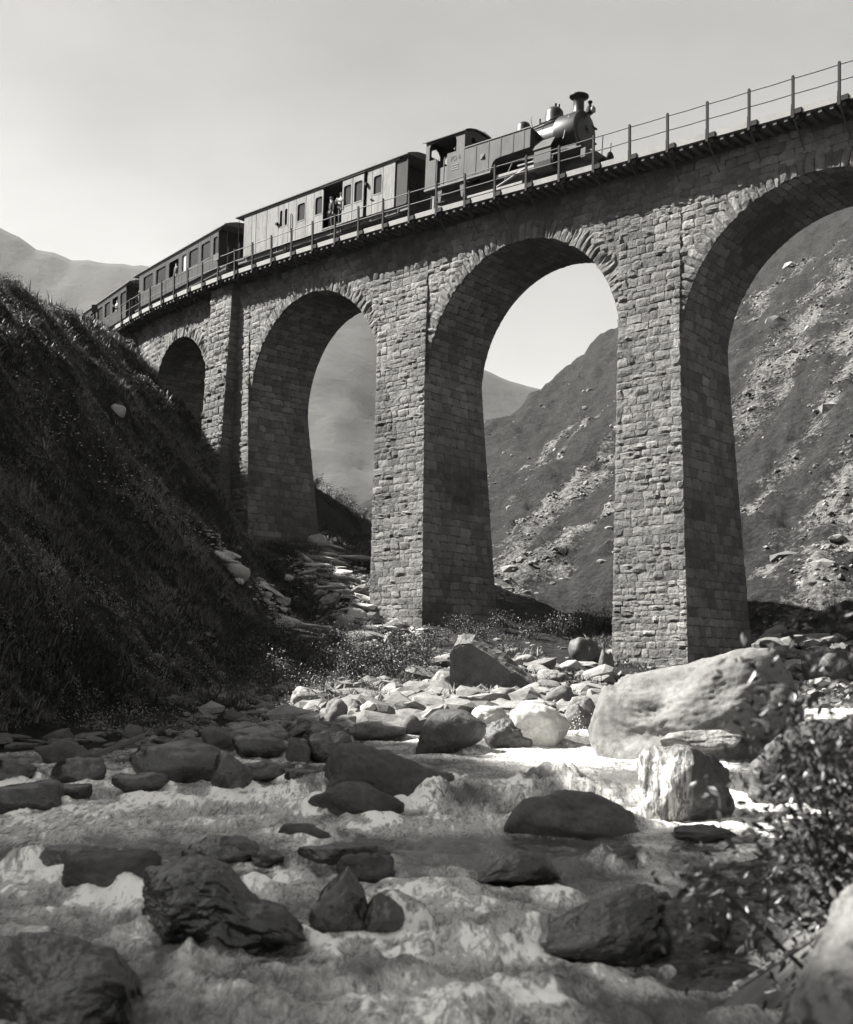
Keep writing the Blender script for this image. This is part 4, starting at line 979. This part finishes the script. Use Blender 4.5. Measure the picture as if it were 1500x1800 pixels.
me = bpy.data.meshes.new('slab'); bm.to_mesh(me); bm.free(); me.materials.append(GR); o = link('slab', me); o.location = q
tag(o, 'great tilted slab with a light upper edge on the bank below the middle pier', 'slab', None, 'thing'); ROCKS.append((q[0], q[1], 1.3, .6))
# slabs on the left slope
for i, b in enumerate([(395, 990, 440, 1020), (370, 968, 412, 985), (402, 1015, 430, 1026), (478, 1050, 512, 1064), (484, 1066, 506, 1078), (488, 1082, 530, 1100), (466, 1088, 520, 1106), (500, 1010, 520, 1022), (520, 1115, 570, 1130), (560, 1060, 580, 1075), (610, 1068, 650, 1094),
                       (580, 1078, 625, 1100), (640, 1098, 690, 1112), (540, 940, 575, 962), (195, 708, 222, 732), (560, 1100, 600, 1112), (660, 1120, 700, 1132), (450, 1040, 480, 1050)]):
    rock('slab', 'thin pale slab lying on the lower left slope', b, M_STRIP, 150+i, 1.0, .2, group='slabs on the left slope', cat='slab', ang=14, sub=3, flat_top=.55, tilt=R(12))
for i, b in enumerate([(905, 1030, 945, 1045), (1040, 975, 1078, 990), (880, 790, 892, 798), (955, 975, 975, 990), (1000, 985, 1020, 998), (930, 1000, 950, 1012), (1025, 795, 1036, 803), (1395, 1005, 1420, 1018), (1370, 1040, 1400, 1056), (1438, 1060, 1470, 1080), (1350, 1085, 1385, 1100), (1400, 1090, 1440, 1110), (1450, 1000, 1480, 1015)]):
    b = (b[0]+(b[2]-b[0])*.25, b[1]+(b[3]-b[1])*.5, b[2]-(b[2]-b[0])*.25, b[3])
    rock('stone', 'bright stone on the sunlit far slope', b, M_SCATTER, 190+i, .8, .2, group='bright stones on the far slope', cat='stone', ang=16, nplanes=7, sub=3, base=((b[0]+b[2])/2, b[3]))
# countable stones over the banks
TM = []
for i in range(9):
    v, f = rock_shape(300+i, 2, 14. if i % 3 else 7., 8, .2, .6 if i % 3 == 0 else 0, .03); TM.append(npmesh('stone', v*np.array([.5, .42, .24]), f, M_SCATTER, False))
TMD = []; TMP = []
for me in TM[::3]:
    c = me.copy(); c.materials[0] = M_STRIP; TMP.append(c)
for me in TM[::2]:
    c = me.copy(); c.materials[0] = M_ROCK_DAMP; TMD.append(c)
cand = []
while len(cand) < 285:
    t = random.random()
    if t < .62: px = random.uniform(540, 1075); py = random.uniform(1215 if px < 740 else 1165, 1300)
    elif t < .74: px, py = random.uniform(1345, 1500), random.uniform(1120, 1210)
    elif t < .9: px, py = random.uniform(0, 560), random.uniform(1290, 1370)
    else: px, py = random.uniform(560, 700), random.uniform(1030, 1150)
    p = hit(px, py)
    if shore_sd(p[0], p[1]) < -.8: continue
    if any(((p[0]-a)/(w+.1))**2+((p[1]-b)/(d+.1))**2 < .9 for a, b, w, d in ROCKS): continue
    cand.append(p)
for p in cand:
    dk = p[1] < 25 and p[0] < -1.3
    o = link('bank_stone', random.choice(TMD if dk else TM)); k = random.choice((.45, .6, .8, 1., 1.3))*(.75+.012*p[1])
    if dk: k *= .62
    o.location = (p[0], p[1], float(H(p[0], p[1]))+.02*k); o.scale = (k*random.uniform(.8, 1.5), k*random.uniform(.7, 1.2), k*random.uniform(.6, 1.2))
    o.rotation_euler = (random.gauss(0, .2), random.gauss(0, .2), random.uniform(0, 6.28))
    if dk: tag(o, 'wet dark stone at the water line of the left shore', 'stone', 'dark stones of the left shore')
    else: tag(o, 'loose grey stone lying among the rubble of the stream banks', 'stone', 'loose stones on the stream banks')

# uncountable rubble and scree: joined small faceted stones
def scatter_stones(name, X, Y, Z, size, mat, flat=.6):
    v, f = ico(1); n = len(X); v = v*np.array([1, .8, flat]); nv = len(v)
    a = RNG.uniform(0, 6.28, n); ca, sa = np.cos(a), np.sin(a); sc = size[:, None]*RNG.uniform(.6, 1.3, (n, 3))
    J = v[None]*(1+RNG.normal(0, .16, (n, nv, 3)))*sc[:, None]
    x = J[..., 0]*ca[:, None]-J[..., 1]*sa[:, None]+X[:, None]; y = J[..., 0]*sa[:, None]+J[..., 1]*ca[:, None]+Y[:, None]; z = J[..., 2]+Z[:, None]
    F = (f[None]+(np.arange(n)*nv)[:, None, None]).reshape(-1, 3)
    tone = np.repeat(RNG.uniform(.5, 1.5, n), nv)
    return tag(link(name, npmesh(name, np.stack([x, y, z], -1).reshape(-1, 3), F, mat, False, {'tone': tone})), kind='stuff')
n = 26000; Y = RNG.uniform(18, 50, n); X = RNG.uniform(-9, 17, n); sd_ = shore_sd(X, Y)
keep = (sd_ > -.6) & (RNG.uniform(0, 1, n) < np.exp(-np.clip(sd_-3, 0, None)/5)*(sstep(-7, -2, X+.15*(Y-22)))) & (H(X, Y) < 2.6)
X, Y = X[keep], Y[keep]; scatter_stones('rubble', X, Y, H(X, Y), RNG.lognormal(-2.35, .55, len(X)), M_SCATTER_A)
n = 90000; Y = RNG.uniform(46, 175, n); X = RNG.uniform(-2, .42, n)*0+RNG.uniform(.03, .42, n)*Y
me = ground.data; sc = np.empty(len(me.vertices), np.float32); me.attributes['scree'].data.foreach_get('value', sc); sc = sc.reshape(430, 820)[:, 60:]
ui = np.clip(((X/Y+1.15)/2.3*759).round().astype(int), 0, 759); yi = np.clip((np.log(Y/1.5)/np.log(420/1.5)*429).round().astype(int), 0, 429)
keep = RNG.uniform(0, 1, n) < np.clip(sc[yi, ui]**2*.7+.006, 0, 1)
X, Y = X[keep][:19000], Y[keep][:19000]; scatter_stones('scree', X, Y, H(X, Y), RNG.lognormal(-2.9, .65, len(X))*(.6+Y/90), M_SCATTER_A)

# driftwood and twigs
m = MB(); m.prism([(-.16, -.05), (.1, -.07), (.15, .03), (-.05, .08), (-.15, .04)], 0, 1.55, 'x'); o = m.build('driftwood_plank', M_WOOD, None, bevel=.015)
o.location = (2.0, 7.25, -2.22); o.rotation_euler = (R(18), R(-24), R(38)); tag(o, 'weathered driftwood plank sticking out of the water at the right bank', 'driftwood')
m = MB(); m.tube([(0, 0, 0), (.5, .05, .3), (1.1, .0, .62), (1.5, .05, .8)], .018, 6); o = m.build('fallen_branch', M_WOOD, None); o.location = (1.72, 6.3, -1.75); tag(o, 'thin bare branch leaning towards the pale corner boulder', 'branch')
for i, (b, L_, a, tl) in enumerate((((155, 1338), 1.0, 12, 22), ((205, 1345), .5, 30, 10))):
    p = hit(*b); m = MB(); m.prism([(-.09, -.05), (.09, -.05), (.08, .04), (-.09, .05)], 0, L_, 'x'); o = m.build('driftwood_beam', M_WOOD, None, bevel=.01)
    o.location = p+np.array([0, 0, .05]); o.rotation_euler = (0, R(-tl), R(a)); tag(o, ('short pale beam lying on the left bank', 'stub of a pale beam beside the short one on the left bank')[i], 'driftwood')

# ------------------------------------------------------------------ water
def build_water():
    u, y = np.meshgrid(np.linspace(-.8, .9, 600), np.geomspace(2.6, 42, 500)); x = u*y
    w = W(x, y)
    dwdy = (W(x, y+.15)-W(x, y-.15))/.3
    flow = x+.25*(y-12)
    turb = .55+.9*sstep(.06, .3, dwdy)+.5*np.exp(-((y-15.5)/2.5)**2)*(x < -1)+.35*(y < 11)
    big = fbm(flow*.55+.25*vnoise(x*.8, y*.8, 0, 61), y*1.25, 0, 3, 60); mid = fbm(flow*2.6, y*1.7, 0, 4, 64); fine = fbm(flow*9, y*5, 0, 3, 70)
    rid = 1-2*abs(fbm(flow*1.5+big*.6, y*.9, 0, 3, 75))
    fine2 = fbm(flow*22, y*11, 0, 2, 79)
    z = w+turb*(.075*big+.055*mid+.02*fine+.03*rid+.005*fine2)
    foam = -.30+.16*(turb-.5)+.5*sstep(.0, .75, big+.45*mid)*turb+.3*sstep(.25, .95, mid+.5*rid)*turb
    # banks of white water: the chute, the foot of the fall and the left rapids
    foam += .85*np.exp(-(((x-2.3)/1.7)**2+((y-18.9)/1.2)**2))+.5*np.exp(-(((x+4.2)/3.2)**2+((y-15.0)/1.7)**2))
    foam += .6*np.exp(-((y-13.75)/.42)**2)*sstep(-2.2, -.8, x)*(1-sstep(1.2, 2.2, x))+.6*np.exp(-(((x-3)/.8)**2+((y-13.6)/.5)**2))
    foam += .9*np.exp(-(((x-12)/4)**2+((y-29)/2.5)**2))+.45*np.exp(-(((x-.1)/1.2)**2+((y-9.3)/1.2)**2))+.3*np.exp(-(((x+.2)/1.)**2+((y-6.8)/1.)**2))+.35*np.exp(-(((x+2.6)/1.3)**2+((y-10.7)/1.0)**2))
    foam -= .35*np.exp(-(((x-1.7)/1.4)**2+((y-12.3)/.8)**2))+.3*np.exp(-(((x-1.6)/.8)**2+((y-7.4)/1)**2))
    for a, b, rw, rd in ROCKS:
        if b > 32: continue
        q = np.hypot((x-a)/(rw+.02), (y-b)/(rd+.02)); near = np.exp(-np.clip(q-.95, 0, None)*min(rw, 1.2)/.16)
        up = np.clip((y-b)/(rd+.05), -1, 1); k = np.clip(.5+1.3*mid+.6*fine, 0, 1)
        z += near*np.where(up > 0, .13, -.05)*min(rw, .8)
        wake = np.exp(-(((x-a+.25*(y-b))/(rw*.8+.1))**2))*np.exp(-((y-(b-rd-.55))/.55)**2)
        foam += near*(.1+.25*(up < 0))*k+.55*np.exp(-np.clip(q-1.0, 0, None)*rw/.07)*np.clip(.35+1.2*fine+.6*mid, 0, 1)*(q > .9)+wake*.6*k-.25*np.exp(-(((x-a-.3*rw)/(rw*.9))**2))*np.exp(-((y-(b+rd+.6))/.6)**2)
    # water pouring over sunken rocks
    for (x0, y0, x1, y1), hgt in (((735, 1345, 880, 1428), .2), ((905, 1362, 1075, 1412), .22), ((95, 1505, 300, 1562), .10), ((760, 1600, 985, 1668), .2), ((640, 1540, 760, 1630), .2), ((0, 1495, 95, 1535), .18), ((500, 1350, 600, 1400), .2), ((1040, 1480, 1150, 1525), .16), ((260, 1640, 420, 1700), .14), ((560, 1690, 760, 1740), .12), ((860, 1700, 1060, 1750), .1)):
        c = hit((x0+x1)/2, y1); rx = (x1-x0)/4000*c[1]; ry = rx*.75; cy = c[1]+ry*.9
        q = np.hypot((x-c[0])/rx, (y-cy)/ry); hump = hgt/(1+np.exp((q-.95)*7)); z += hump*(1+.12*fine)
        face = np.exp(-((q-1.0)/.25)**2)*(y < cy); foam += face*.42*np.clip(.6+1.2*fbm(flow*7, y*.8, 0, 3, 83), 0, 1)-.25*np.exp(-(q/.7)**4)
        foam += .55*np.exp(-((y-(cy-ry*1.45))/(.35*ry+.12))**2)*np.exp(-((x-c[0])/rx)**2)*np.clip(.6+mid, 0, 1)
    keep = shore_sd(x, y) < .9
    F = grid_faces(*x.shape); kf = keep.ravel()[F].all(1); F = F[kf]
    used = np.zeros(x.size, bool); used[F.ravel()] = True; remap = np.cumsum(used)-1
    P = np.stack([x, y, z], -1).reshape(-1, 3)[used]
    o = link('water', npmesh('water', P, remap[F], M_WATER, True, {'foam': (.95*np.tanh(foam/.95)).ravel()[used]})); tag(o, kind='structure')
def mat_water():
    m, t, n, l, b = nodes('glacial_water')
    co = coords(t, 'World', (1.25, .42, .8), (0, 0, R(-14))); a = n.new('ShaderNodeAttribute'); a.attribute_name = 'foam'; fo = a.outputs['Fac']
    f1 = noise_node(t, co, 2.6, 6, .6, 1.6); f2 = noise_node(t, co, 6.5, 6, .6, 2.0); f3 = noise_node(t, co, 20, 4, .6, 1.0)
    nz_ = mth(t, 'ADD', mth(t, 'MULTIPLY', mth(t, 'SUBTRACT', f1, .5), 1.1), mth(t, 'ADD', mth(t, 'MULTIPLY', mth(t, 'SUBTRACT', f2, .5), 1.5), mth(t, 'MULTIPLY', mth(t, 'SUBTRACT', f3, .5), .8)))
    k = mth(t, 'ADD', fo, mth(t, 'MULTIPLY', nz_, rng(t, fo, -.2, .6, .55, 1.25)))
    def ridge(f, p): return mth(t, 'POWER', mth(t, 'SUBTRACT', 1., mth(t, 'ABSOLUTE', mth(t, 'MULTIPLY', mth(t, 'SUBTRACT', f, .5), 5.)), True), p)
    lace = mth(t, 'MULTIPLY', mth(t, 'MAXIMUM', ridge(f2, 3.), ridge(f1, 5.)), rng(t, fo, -.35, .25, .12, .75))
    lace = mth(t, 'MULTIPLY', lace, rng(t, f3, .3, .6, .4, 1.1))
    v = mth(t, 'ADD', rng(t, k, -.25, .45, .055, .26), mth(t, 'MAXIMUM', rng(t, k, .42, .72, 0, .66), mth(t, 'MULTIPLY', lace, .42))); grey(t, v, b.inputs['Base Color'])
    k = mth(t, 'MAXIMUM', k, lace)
    k = rng(t, k, .0, .9, 0, 1); l.new(rng(t, k, 0, .8, .07, .6), b.inputs['Roughness']); b.inputs['IOR'].default_value = 1.33
    h = mth(t, 'ADD', noise_node(t, co, 6, 6, .65, .5), mth(t, 'MULTIPLY', f2, .35)); bump(t, h, .55, .05, b); return m
M_WATER = mat_water()
build_water()

p0 = np.array([hit(a, 1300) for a in range(930, 1042, 4)]); n = 420; i = RNG.integers(0, len(p0), n)
v, f = ico(1); Z = -1.25+RNG.exponential(.13, n); Q = np.stack([p0[i, 0]+RNG.normal(0, .08, n), p0[i, 1]+.9+RNG.normal(0, .35, n), Z], -1)
F = (f[None]+(np.arange(n)*len(v))[:, None, None]).reshape(-1, 3); V = v[None]*RNG.lognormal(-4.9, .4, n)[:, None, None]+Q[:, None]
tag(link('spray', npmesh('spray', V.reshape(-1, 3), F, mat_plain('water_drops', .8, .3, .1, 3), True)), kind='stuff')
# ------------------------------------------------------------------ vegetation
def mat_leaf(name, base, rough=.6):
    m, t, n, l, b = nodes(name); a = n.new('ShaderNodeAttribute'); a.attribute_name = 'tone'
    grey(t, mth(t, 'MULTIPLY', a.outputs['Fac'], base), b.inputs['Base Color']); b.inputs['Roughness'].default_value = rough; b.inputs['Specular IOR Level'].default_value = .35; return m
M_GRASS = mat_leaf('grass_blades', .078); M_LEAF = mat_leaf('shrub_leaves', .034, .4); M_FLOWER = mat_leaf('flower_heads', .45); M_STEM = mat_plain('stem_bark', .05, .9)
def grass(name, X, Y, hgt, blades=5, mat=M_GRASS, wid=.035):
    n = len(X); Z = H(X, Y)-.03
    B = np.repeat(np.arange(n), blades); N = len(B); a = RNG.uniform(0, 6.28, N); r = RNG.uniform(0, .16, N)*(hgt[B]/.25); hh = hgt[B]*RNG.uniform(.5, 1.3, N)
    bx_, by_ = X[B]+r*np.cos(a), Y[B]+r*np.sin(a); lean = RNG.uniform(.1, 1.5, N); wd = wid*RNG.uniform(.6, 1.5, N)*(.5+hgt[B]/.3); pa = a+1.57+RNG.normal(0, .6, N)
    p0 = np.stack([bx_-wd*np.cos(pa), by_-wd*np.sin(pa), Z[B]], -1); p1 = np.stack([bx_+wd*np.cos(pa), by_+wd*np.sin(pa), Z[B]], -1)
    mx = bx_+np.cos(a)*lean*hh*.35; my = by_+np.sin(a)*lean*hh*.35
    p2 = np.stack([mx+wd*.7*np.cos(pa), my+wd*.7*np.sin(pa), Z[B]+hh*.6], -1); p3 = np.stack([mx-wd*.7*np.cos(pa), my-wd*.7*np.sin(pa), Z[B]+hh*.6], -1)
    p4 = np.stack([bx_+np.cos(a)*lean*hh, by_+np.sin(a)*lean*hh, Z[B]+hh], -1)
    V = np.stack([p0, p1, p2, p3, p4], 1).reshape(-1, 3); k = np.arange(N)[:, None]*5
    tone = np.repeat((RNG.uniform(.55, 1.4, n)*(1+.75*np.clip(fbm(X*.5, Y*.4, 0, 4, 97), -1, 1)))[B]*RNG.uniform(.7, 1.3, N), 5)
    return tag(link(name, npmesh(name, V, [k+np.array([[0, 1, 2, 3]]), k+np.array([[3, 2, 4]])], mat, False, {'tone': tone})), kind='stuff')
BANDS = [np.array([hit(*p)[:2] for p in q]) for q in ([(515, 918), (600, 1000), (650, 1070), (705, 1112)], [(385, 975), (480, 1062), (570, 1118)], [(560, 985), (640, 1090)])]
def band_d(X, Y):
    d = np.full(X.shape, 99.)
    for q in BANDS:
        for a, b in zip(q[:-1], q[1:]):
            e = b-a; t = np.clip(((X-a[0])*e[0]+(Y-a[1])*e[1])/(e@e+1e-9), 0, 1); d = np.minimum(d, np.hypot(X-a[0]-t*e[0], Y-a[1]-t*e[1]))
    return d
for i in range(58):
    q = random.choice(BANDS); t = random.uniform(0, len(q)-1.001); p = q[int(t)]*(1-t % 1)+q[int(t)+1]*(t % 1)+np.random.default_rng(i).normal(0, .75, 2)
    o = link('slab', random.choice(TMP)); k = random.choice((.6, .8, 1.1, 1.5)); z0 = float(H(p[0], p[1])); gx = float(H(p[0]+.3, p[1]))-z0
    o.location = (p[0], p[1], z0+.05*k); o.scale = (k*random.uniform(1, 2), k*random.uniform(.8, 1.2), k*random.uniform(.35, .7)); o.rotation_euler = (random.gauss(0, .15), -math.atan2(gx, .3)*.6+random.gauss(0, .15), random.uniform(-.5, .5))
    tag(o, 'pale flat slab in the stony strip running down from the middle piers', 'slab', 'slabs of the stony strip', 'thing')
n = 26000; i = RNG.integers(0, 3, n); X = np.empty(n); Y = np.empty(n)
for j, q in enumerate(BANDS):
    m_ = i == j; t = RNG.uniform(0, len(q)-1.001, m_.sum()); k = t.astype(int); p = q[k]*(1-t % 1)[:, None]+q[k+1]*(t % 1)[:, None]; X[m_] = p[:, 0]; Y[m_] = p[:, 1]
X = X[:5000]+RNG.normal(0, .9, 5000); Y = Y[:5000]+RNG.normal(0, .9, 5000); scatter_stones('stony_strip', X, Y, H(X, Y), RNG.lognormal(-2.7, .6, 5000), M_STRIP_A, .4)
n = 150000; Y = 16+66*RNG.uniform(0, 1, n)**1.5; X = RNG.uniform(-.46, .02, n)*Y
patch = fbm(X*.35, Y*.35, 0, 3, 90)
keep = (shore_sd(X, Y) > .8) & (patch > -.85) & (X < 1-.09*(Y-22)) & (band_d(X, Y) > .9+.5*patch) & (H(X, Y) > W(X, Y)+.3)
X, Y, patch = X[keep][:62000], Y[keep][:62000], patch[keep][:62000]
grass('grass', X, Y, (.085+.05*patch+RNG.exponential(.04, len(X)))*(.7+Y/70), 5, M_GRASS, .011)
n = 24000; Y = RNG.uniform(24, 60, n); X = RNG.uniform(-4, 20, n); patch = fbm(X*.5, Y*.5, 0, 3, 95)
keep = (shore_sd(X, Y) > 3) & (patch > .02); X, Y = X[keep][:9000], Y[keep][:9000]; grass('bank_grass', X, Y, .10+RNG.exponential(.06, len(X)), 5, M_GRASS, .011)
# low scrub on the left slope
n = 1100; Y = 18+48*RNG.uniform(0, 1, n)**1.3; X = RNG.uniform(-.44, -.02, n)*Y; keep = (shore_sd(X, Y) > .6) & (band_d(X, Y) > 1.2) & (X < 1-.09*(Y-22)) & (fbm(X*.2, Y*.2, 0, 3, 120) > -.1)
X, Y = X[keep], Y[keep]; per = 120; k = np.repeat(np.arange(len(X)), per); n = len(k); rad = RNG.lognormal(-1.15, .5, len(X))[k]
px_ = X[k]+RNG.normal(0, .5, n)*rad; py_ = Y[k]+RNG.normal(0, .5, n)*rad; pz_ = H(px_, py_)+np.abs(RNG.normal(0, .55, n))*rad*.8; pp = np.stack([px_, py_, pz_], -1)
a_ = RNG.normal(0, 1, (n, 3)); a_ /= np.linalg.norm(a_, axis=1)[:, None]; b_ = np.cross(a_, RNG.normal(0, 1, (n, 3))); b_ /= np.linalg.norm(b_, axis=1)[:, None]; sz = RNG.uniform(.012, .04, n)[:, None]
V = np.stack([pp-a_*sz, pp-b_*sz*.5, pp+a_*sz, pp+b_*sz*.5], 1).reshape(-1, 3)
tag(link('scrub', npmesh('scrub', V, np.arange(n)[:, None]*4+np.arange(4)[None], M_GRASS, False, {'tone': np.repeat(RNG.uniform(.6, 2.6, len(X))[k]*RNG.uniform(.6, 1.5, n), 4)})), kind='stuff')
# pale flower heads in loose drifts
cx = np.array([hit(*p)[:2] for p in ((245, 830), (235, 855), (280, 900), (200, 650), (300, 720), (270, 700), (330, 930), (150, 790), (100, 740), (560, 1110), (720, 1180), (610, 1180), (700, 1150))])
i = RNG.integers(0, len(cx), 620); X = cx[i, 0]+RNG.normal(0, .8, 620); Y = cx[i, 1]+RNG.normal(0, 1.2, 620); Z = H(X, Y)+.3
v, f = ico(1); F = (f[None]+(np.arange(620)*len(v))[:, None, None]).reshape(-1, 3)
V = v[None]*RNG.uniform(.018, .045, 620)[:, None, None]*np.array([1, 1, .5])+np.stack([X, Y, Z], -1)[:, None]
tag(link('wildflowers', npmesh('wildflowers', V.reshape(-1, 3), F, M_FLOWER, False, {'tone': np.repeat(RNG.uniform(.5, 1.3, 620), len(v))})), kind='stuff')

def leaf_cloud(n, rx, ry, rz, size, seed, clumps=9, mat=M_LEAF):
    r = np.random.default_rng(seed)
    C = r.normal(0, .5, (clumps, 3))*np.array([rx, ry, rz])*.9+np.array([0, 0, rz*.9]); C[:, 2] = np.clip(C[:, 2], .1*rz, None)
    i = r.integers(0, clumps, n); p = C[i]+r.normal(0, .27, (n, 3))*np.array([rx, ry, rz]); p[:, 2] = np.abs(p[:, 2])
    a, b = r.normal(0, 1, (n, 3)), r.normal(0, 1, (n, 3)); a /= np.linalg.norm(a, axis=1)[:, None]; b -= (a*b).sum(1)[:, None]*a; b /= np.linalg.norm(b, axis=1)[:, None]; c = np.cross(a, b)
    s = size*r.uniform(.35, 1.6, n)[:, None]
    V = np.stack([p-a*s, p-a*s*.2+b*s*.42, p+a*s*.5+b*s*.3+c*s*.06, p+a*s-c*s*.12, p+a*s*.5-b*s*.3+c*s*.06, p-a*s*.2-b*s*.42], 1).reshape(-1, 3)
    k = np.arange(n)[:, None]*6; return npmesh('foliage', V, [k+np.array([[0, 1, 2, 3]]), k+np.array([[0, 3, 4, 5]])], mat, False, {'tone': np.repeat(r.uniform(.55, 1.5, n), 6)}), C
LC = [leaf_cloud(1300, .6, .55, .5, .028, 400+i, 14) for i in range(3)]
stems = []
for i in range(3):
    m = MB()
    for c in LC[i][1]: m.tube([(0, 0, -.1), (c[0]*.4, c[1]*.4, c[2]*.5), tuple(c)], .012, 5)
    stems.append(m.mesh('stem', M_STEM))
SH = [((455, 1130), 1.1), ((500, 1140), 1.2), ((540, 1175), 1.2), ((585, 1185), 1.1), ((620, 1190), 1.2), ((665, 1170), 1.0), ((700, 1150), 1.0), ((735, 1195), 1.1), ((760, 1140), .9), ((800, 1112), .8), ((850, 1130), .8), ((480, 1215), 1.2), ((440, 1170), 1.1), ((400, 1180), 1.0), ((620, 1145), .9), ((585, 1105), .8), ((720, 1180), 1.0), ((752, 1165), .9), ((690, 1195), 1.1), ((640, 1165), .9), ((560, 1150), 1.0), ((600, 1140), .9), ((660, 1125), .8), ((880, 1112), .9), ((930, 1125), .8), ((985, 1120), 1.2), ((1030, 1118), 1.3), ((1060, 1110), 1.1), ((480, 1180), 1.1), ((420, 1215), 1.0), ((520, 985), .9), ((550, 985), .9), ((580, 1020), .8), ((830, 1118), .7), ((530, 1080), .8), ((660, 1050), .7)]
for i, (p, k) in enumerate(SH):
    q = hit(*p); o = empty('shrub', 'low leafy shrub growing on the stony bank below the viaduct', 'shrub', Matrix.Translation((q[0], q[1], float(H(q[0], q[1])))) @ Matrix.Rotation(i*1.7, 4, 'Z') @ Matrix.Scale(k*(.75+.008*q[1]), 4), 'low shrubs on the banks')
    link('foliage', LC[i % 3][0], o); link('stem', stems[i % 3], o)
# bushes along the skyline of the left slope and behind the piers
for i, (p, k) in enumerate((((552, 862), 1.2), ((585, 885), 1.2), ((610, 902), 1.2), ((635, 918), 1.2), ((20, 505), .7), ((55, 530), .6), ((100, 552), .6), ((130, 560), .5), ((190, 590), .5), ((235, 608), .6))):
    q = hit(p[0], p[1]+4); o = empty('bush', 'dark low bush on the crest of the slope against the light', 'bush', Matrix.Translation((q[0], q[1], float(H(q[0], q[1]))-.1)) @ Matrix.Rotation(i*2.1, 4, 'Z') @ Matrix.Scale(k*(.5+.012*q[1]), 4), 'bushes on the slope crest')
    link('foliage', LC[(i+1) % 3][0], o); link('stem', stems[(i+1) % 3], o)
# the blurred bush close to the viewer on the right bank
B = empty('bush', 'out of focus leafy bush close to the viewer at the right edge', 'bush', Matrix.Translation((2.4, 6.4, -2.22)))
me, C = leaf_cloud(9000, .66, .5, 1.1, .03, 440, 34); fo = link('foliage', me, B)
m = MB()
for c in C: m.tube([(.3+c[0]*.1, 0, -.15), (.15+c[0]*.5, c[1]*.4, c[2]*.5), tuple(c)], .014, 5)
m.build('stem', M_STEM, B)
# little board on a post at the crest of the left slope, beside the line
sy = 70.; sx = -.2915*sy; sz = float(H(np.array(sx), np.array(sy))); zt = .322*sy
sg = empty('lineside_sign', 'small dark square board on a thin post at the crest of the left slope', 'sign', Matrix.Translation((sx, sy, sz)))
MB().box(-.045, .045, -.04, .04, -.2, zt-sz-.05).build('post', M_IRON, sg); MB().box(-.18, .18, -.08, -.042, zt-sz-.48, zt-sz).build('board', M_SOOT, sg)

# ------------------------------------------------------------------ set the origin of things built in world coordinates at their foot
def rebase(o, loc):
    o.location = loc; inv = Matrix.Translation(-Vector(loc))
    for c in o.children: c.matrix_parent_inverse = inv
rebase(viaduct, (8.5, 44.7, 0)); rebase(railing, tuple(float(t) for t in P3(8., 0, float(zd(8.)))))
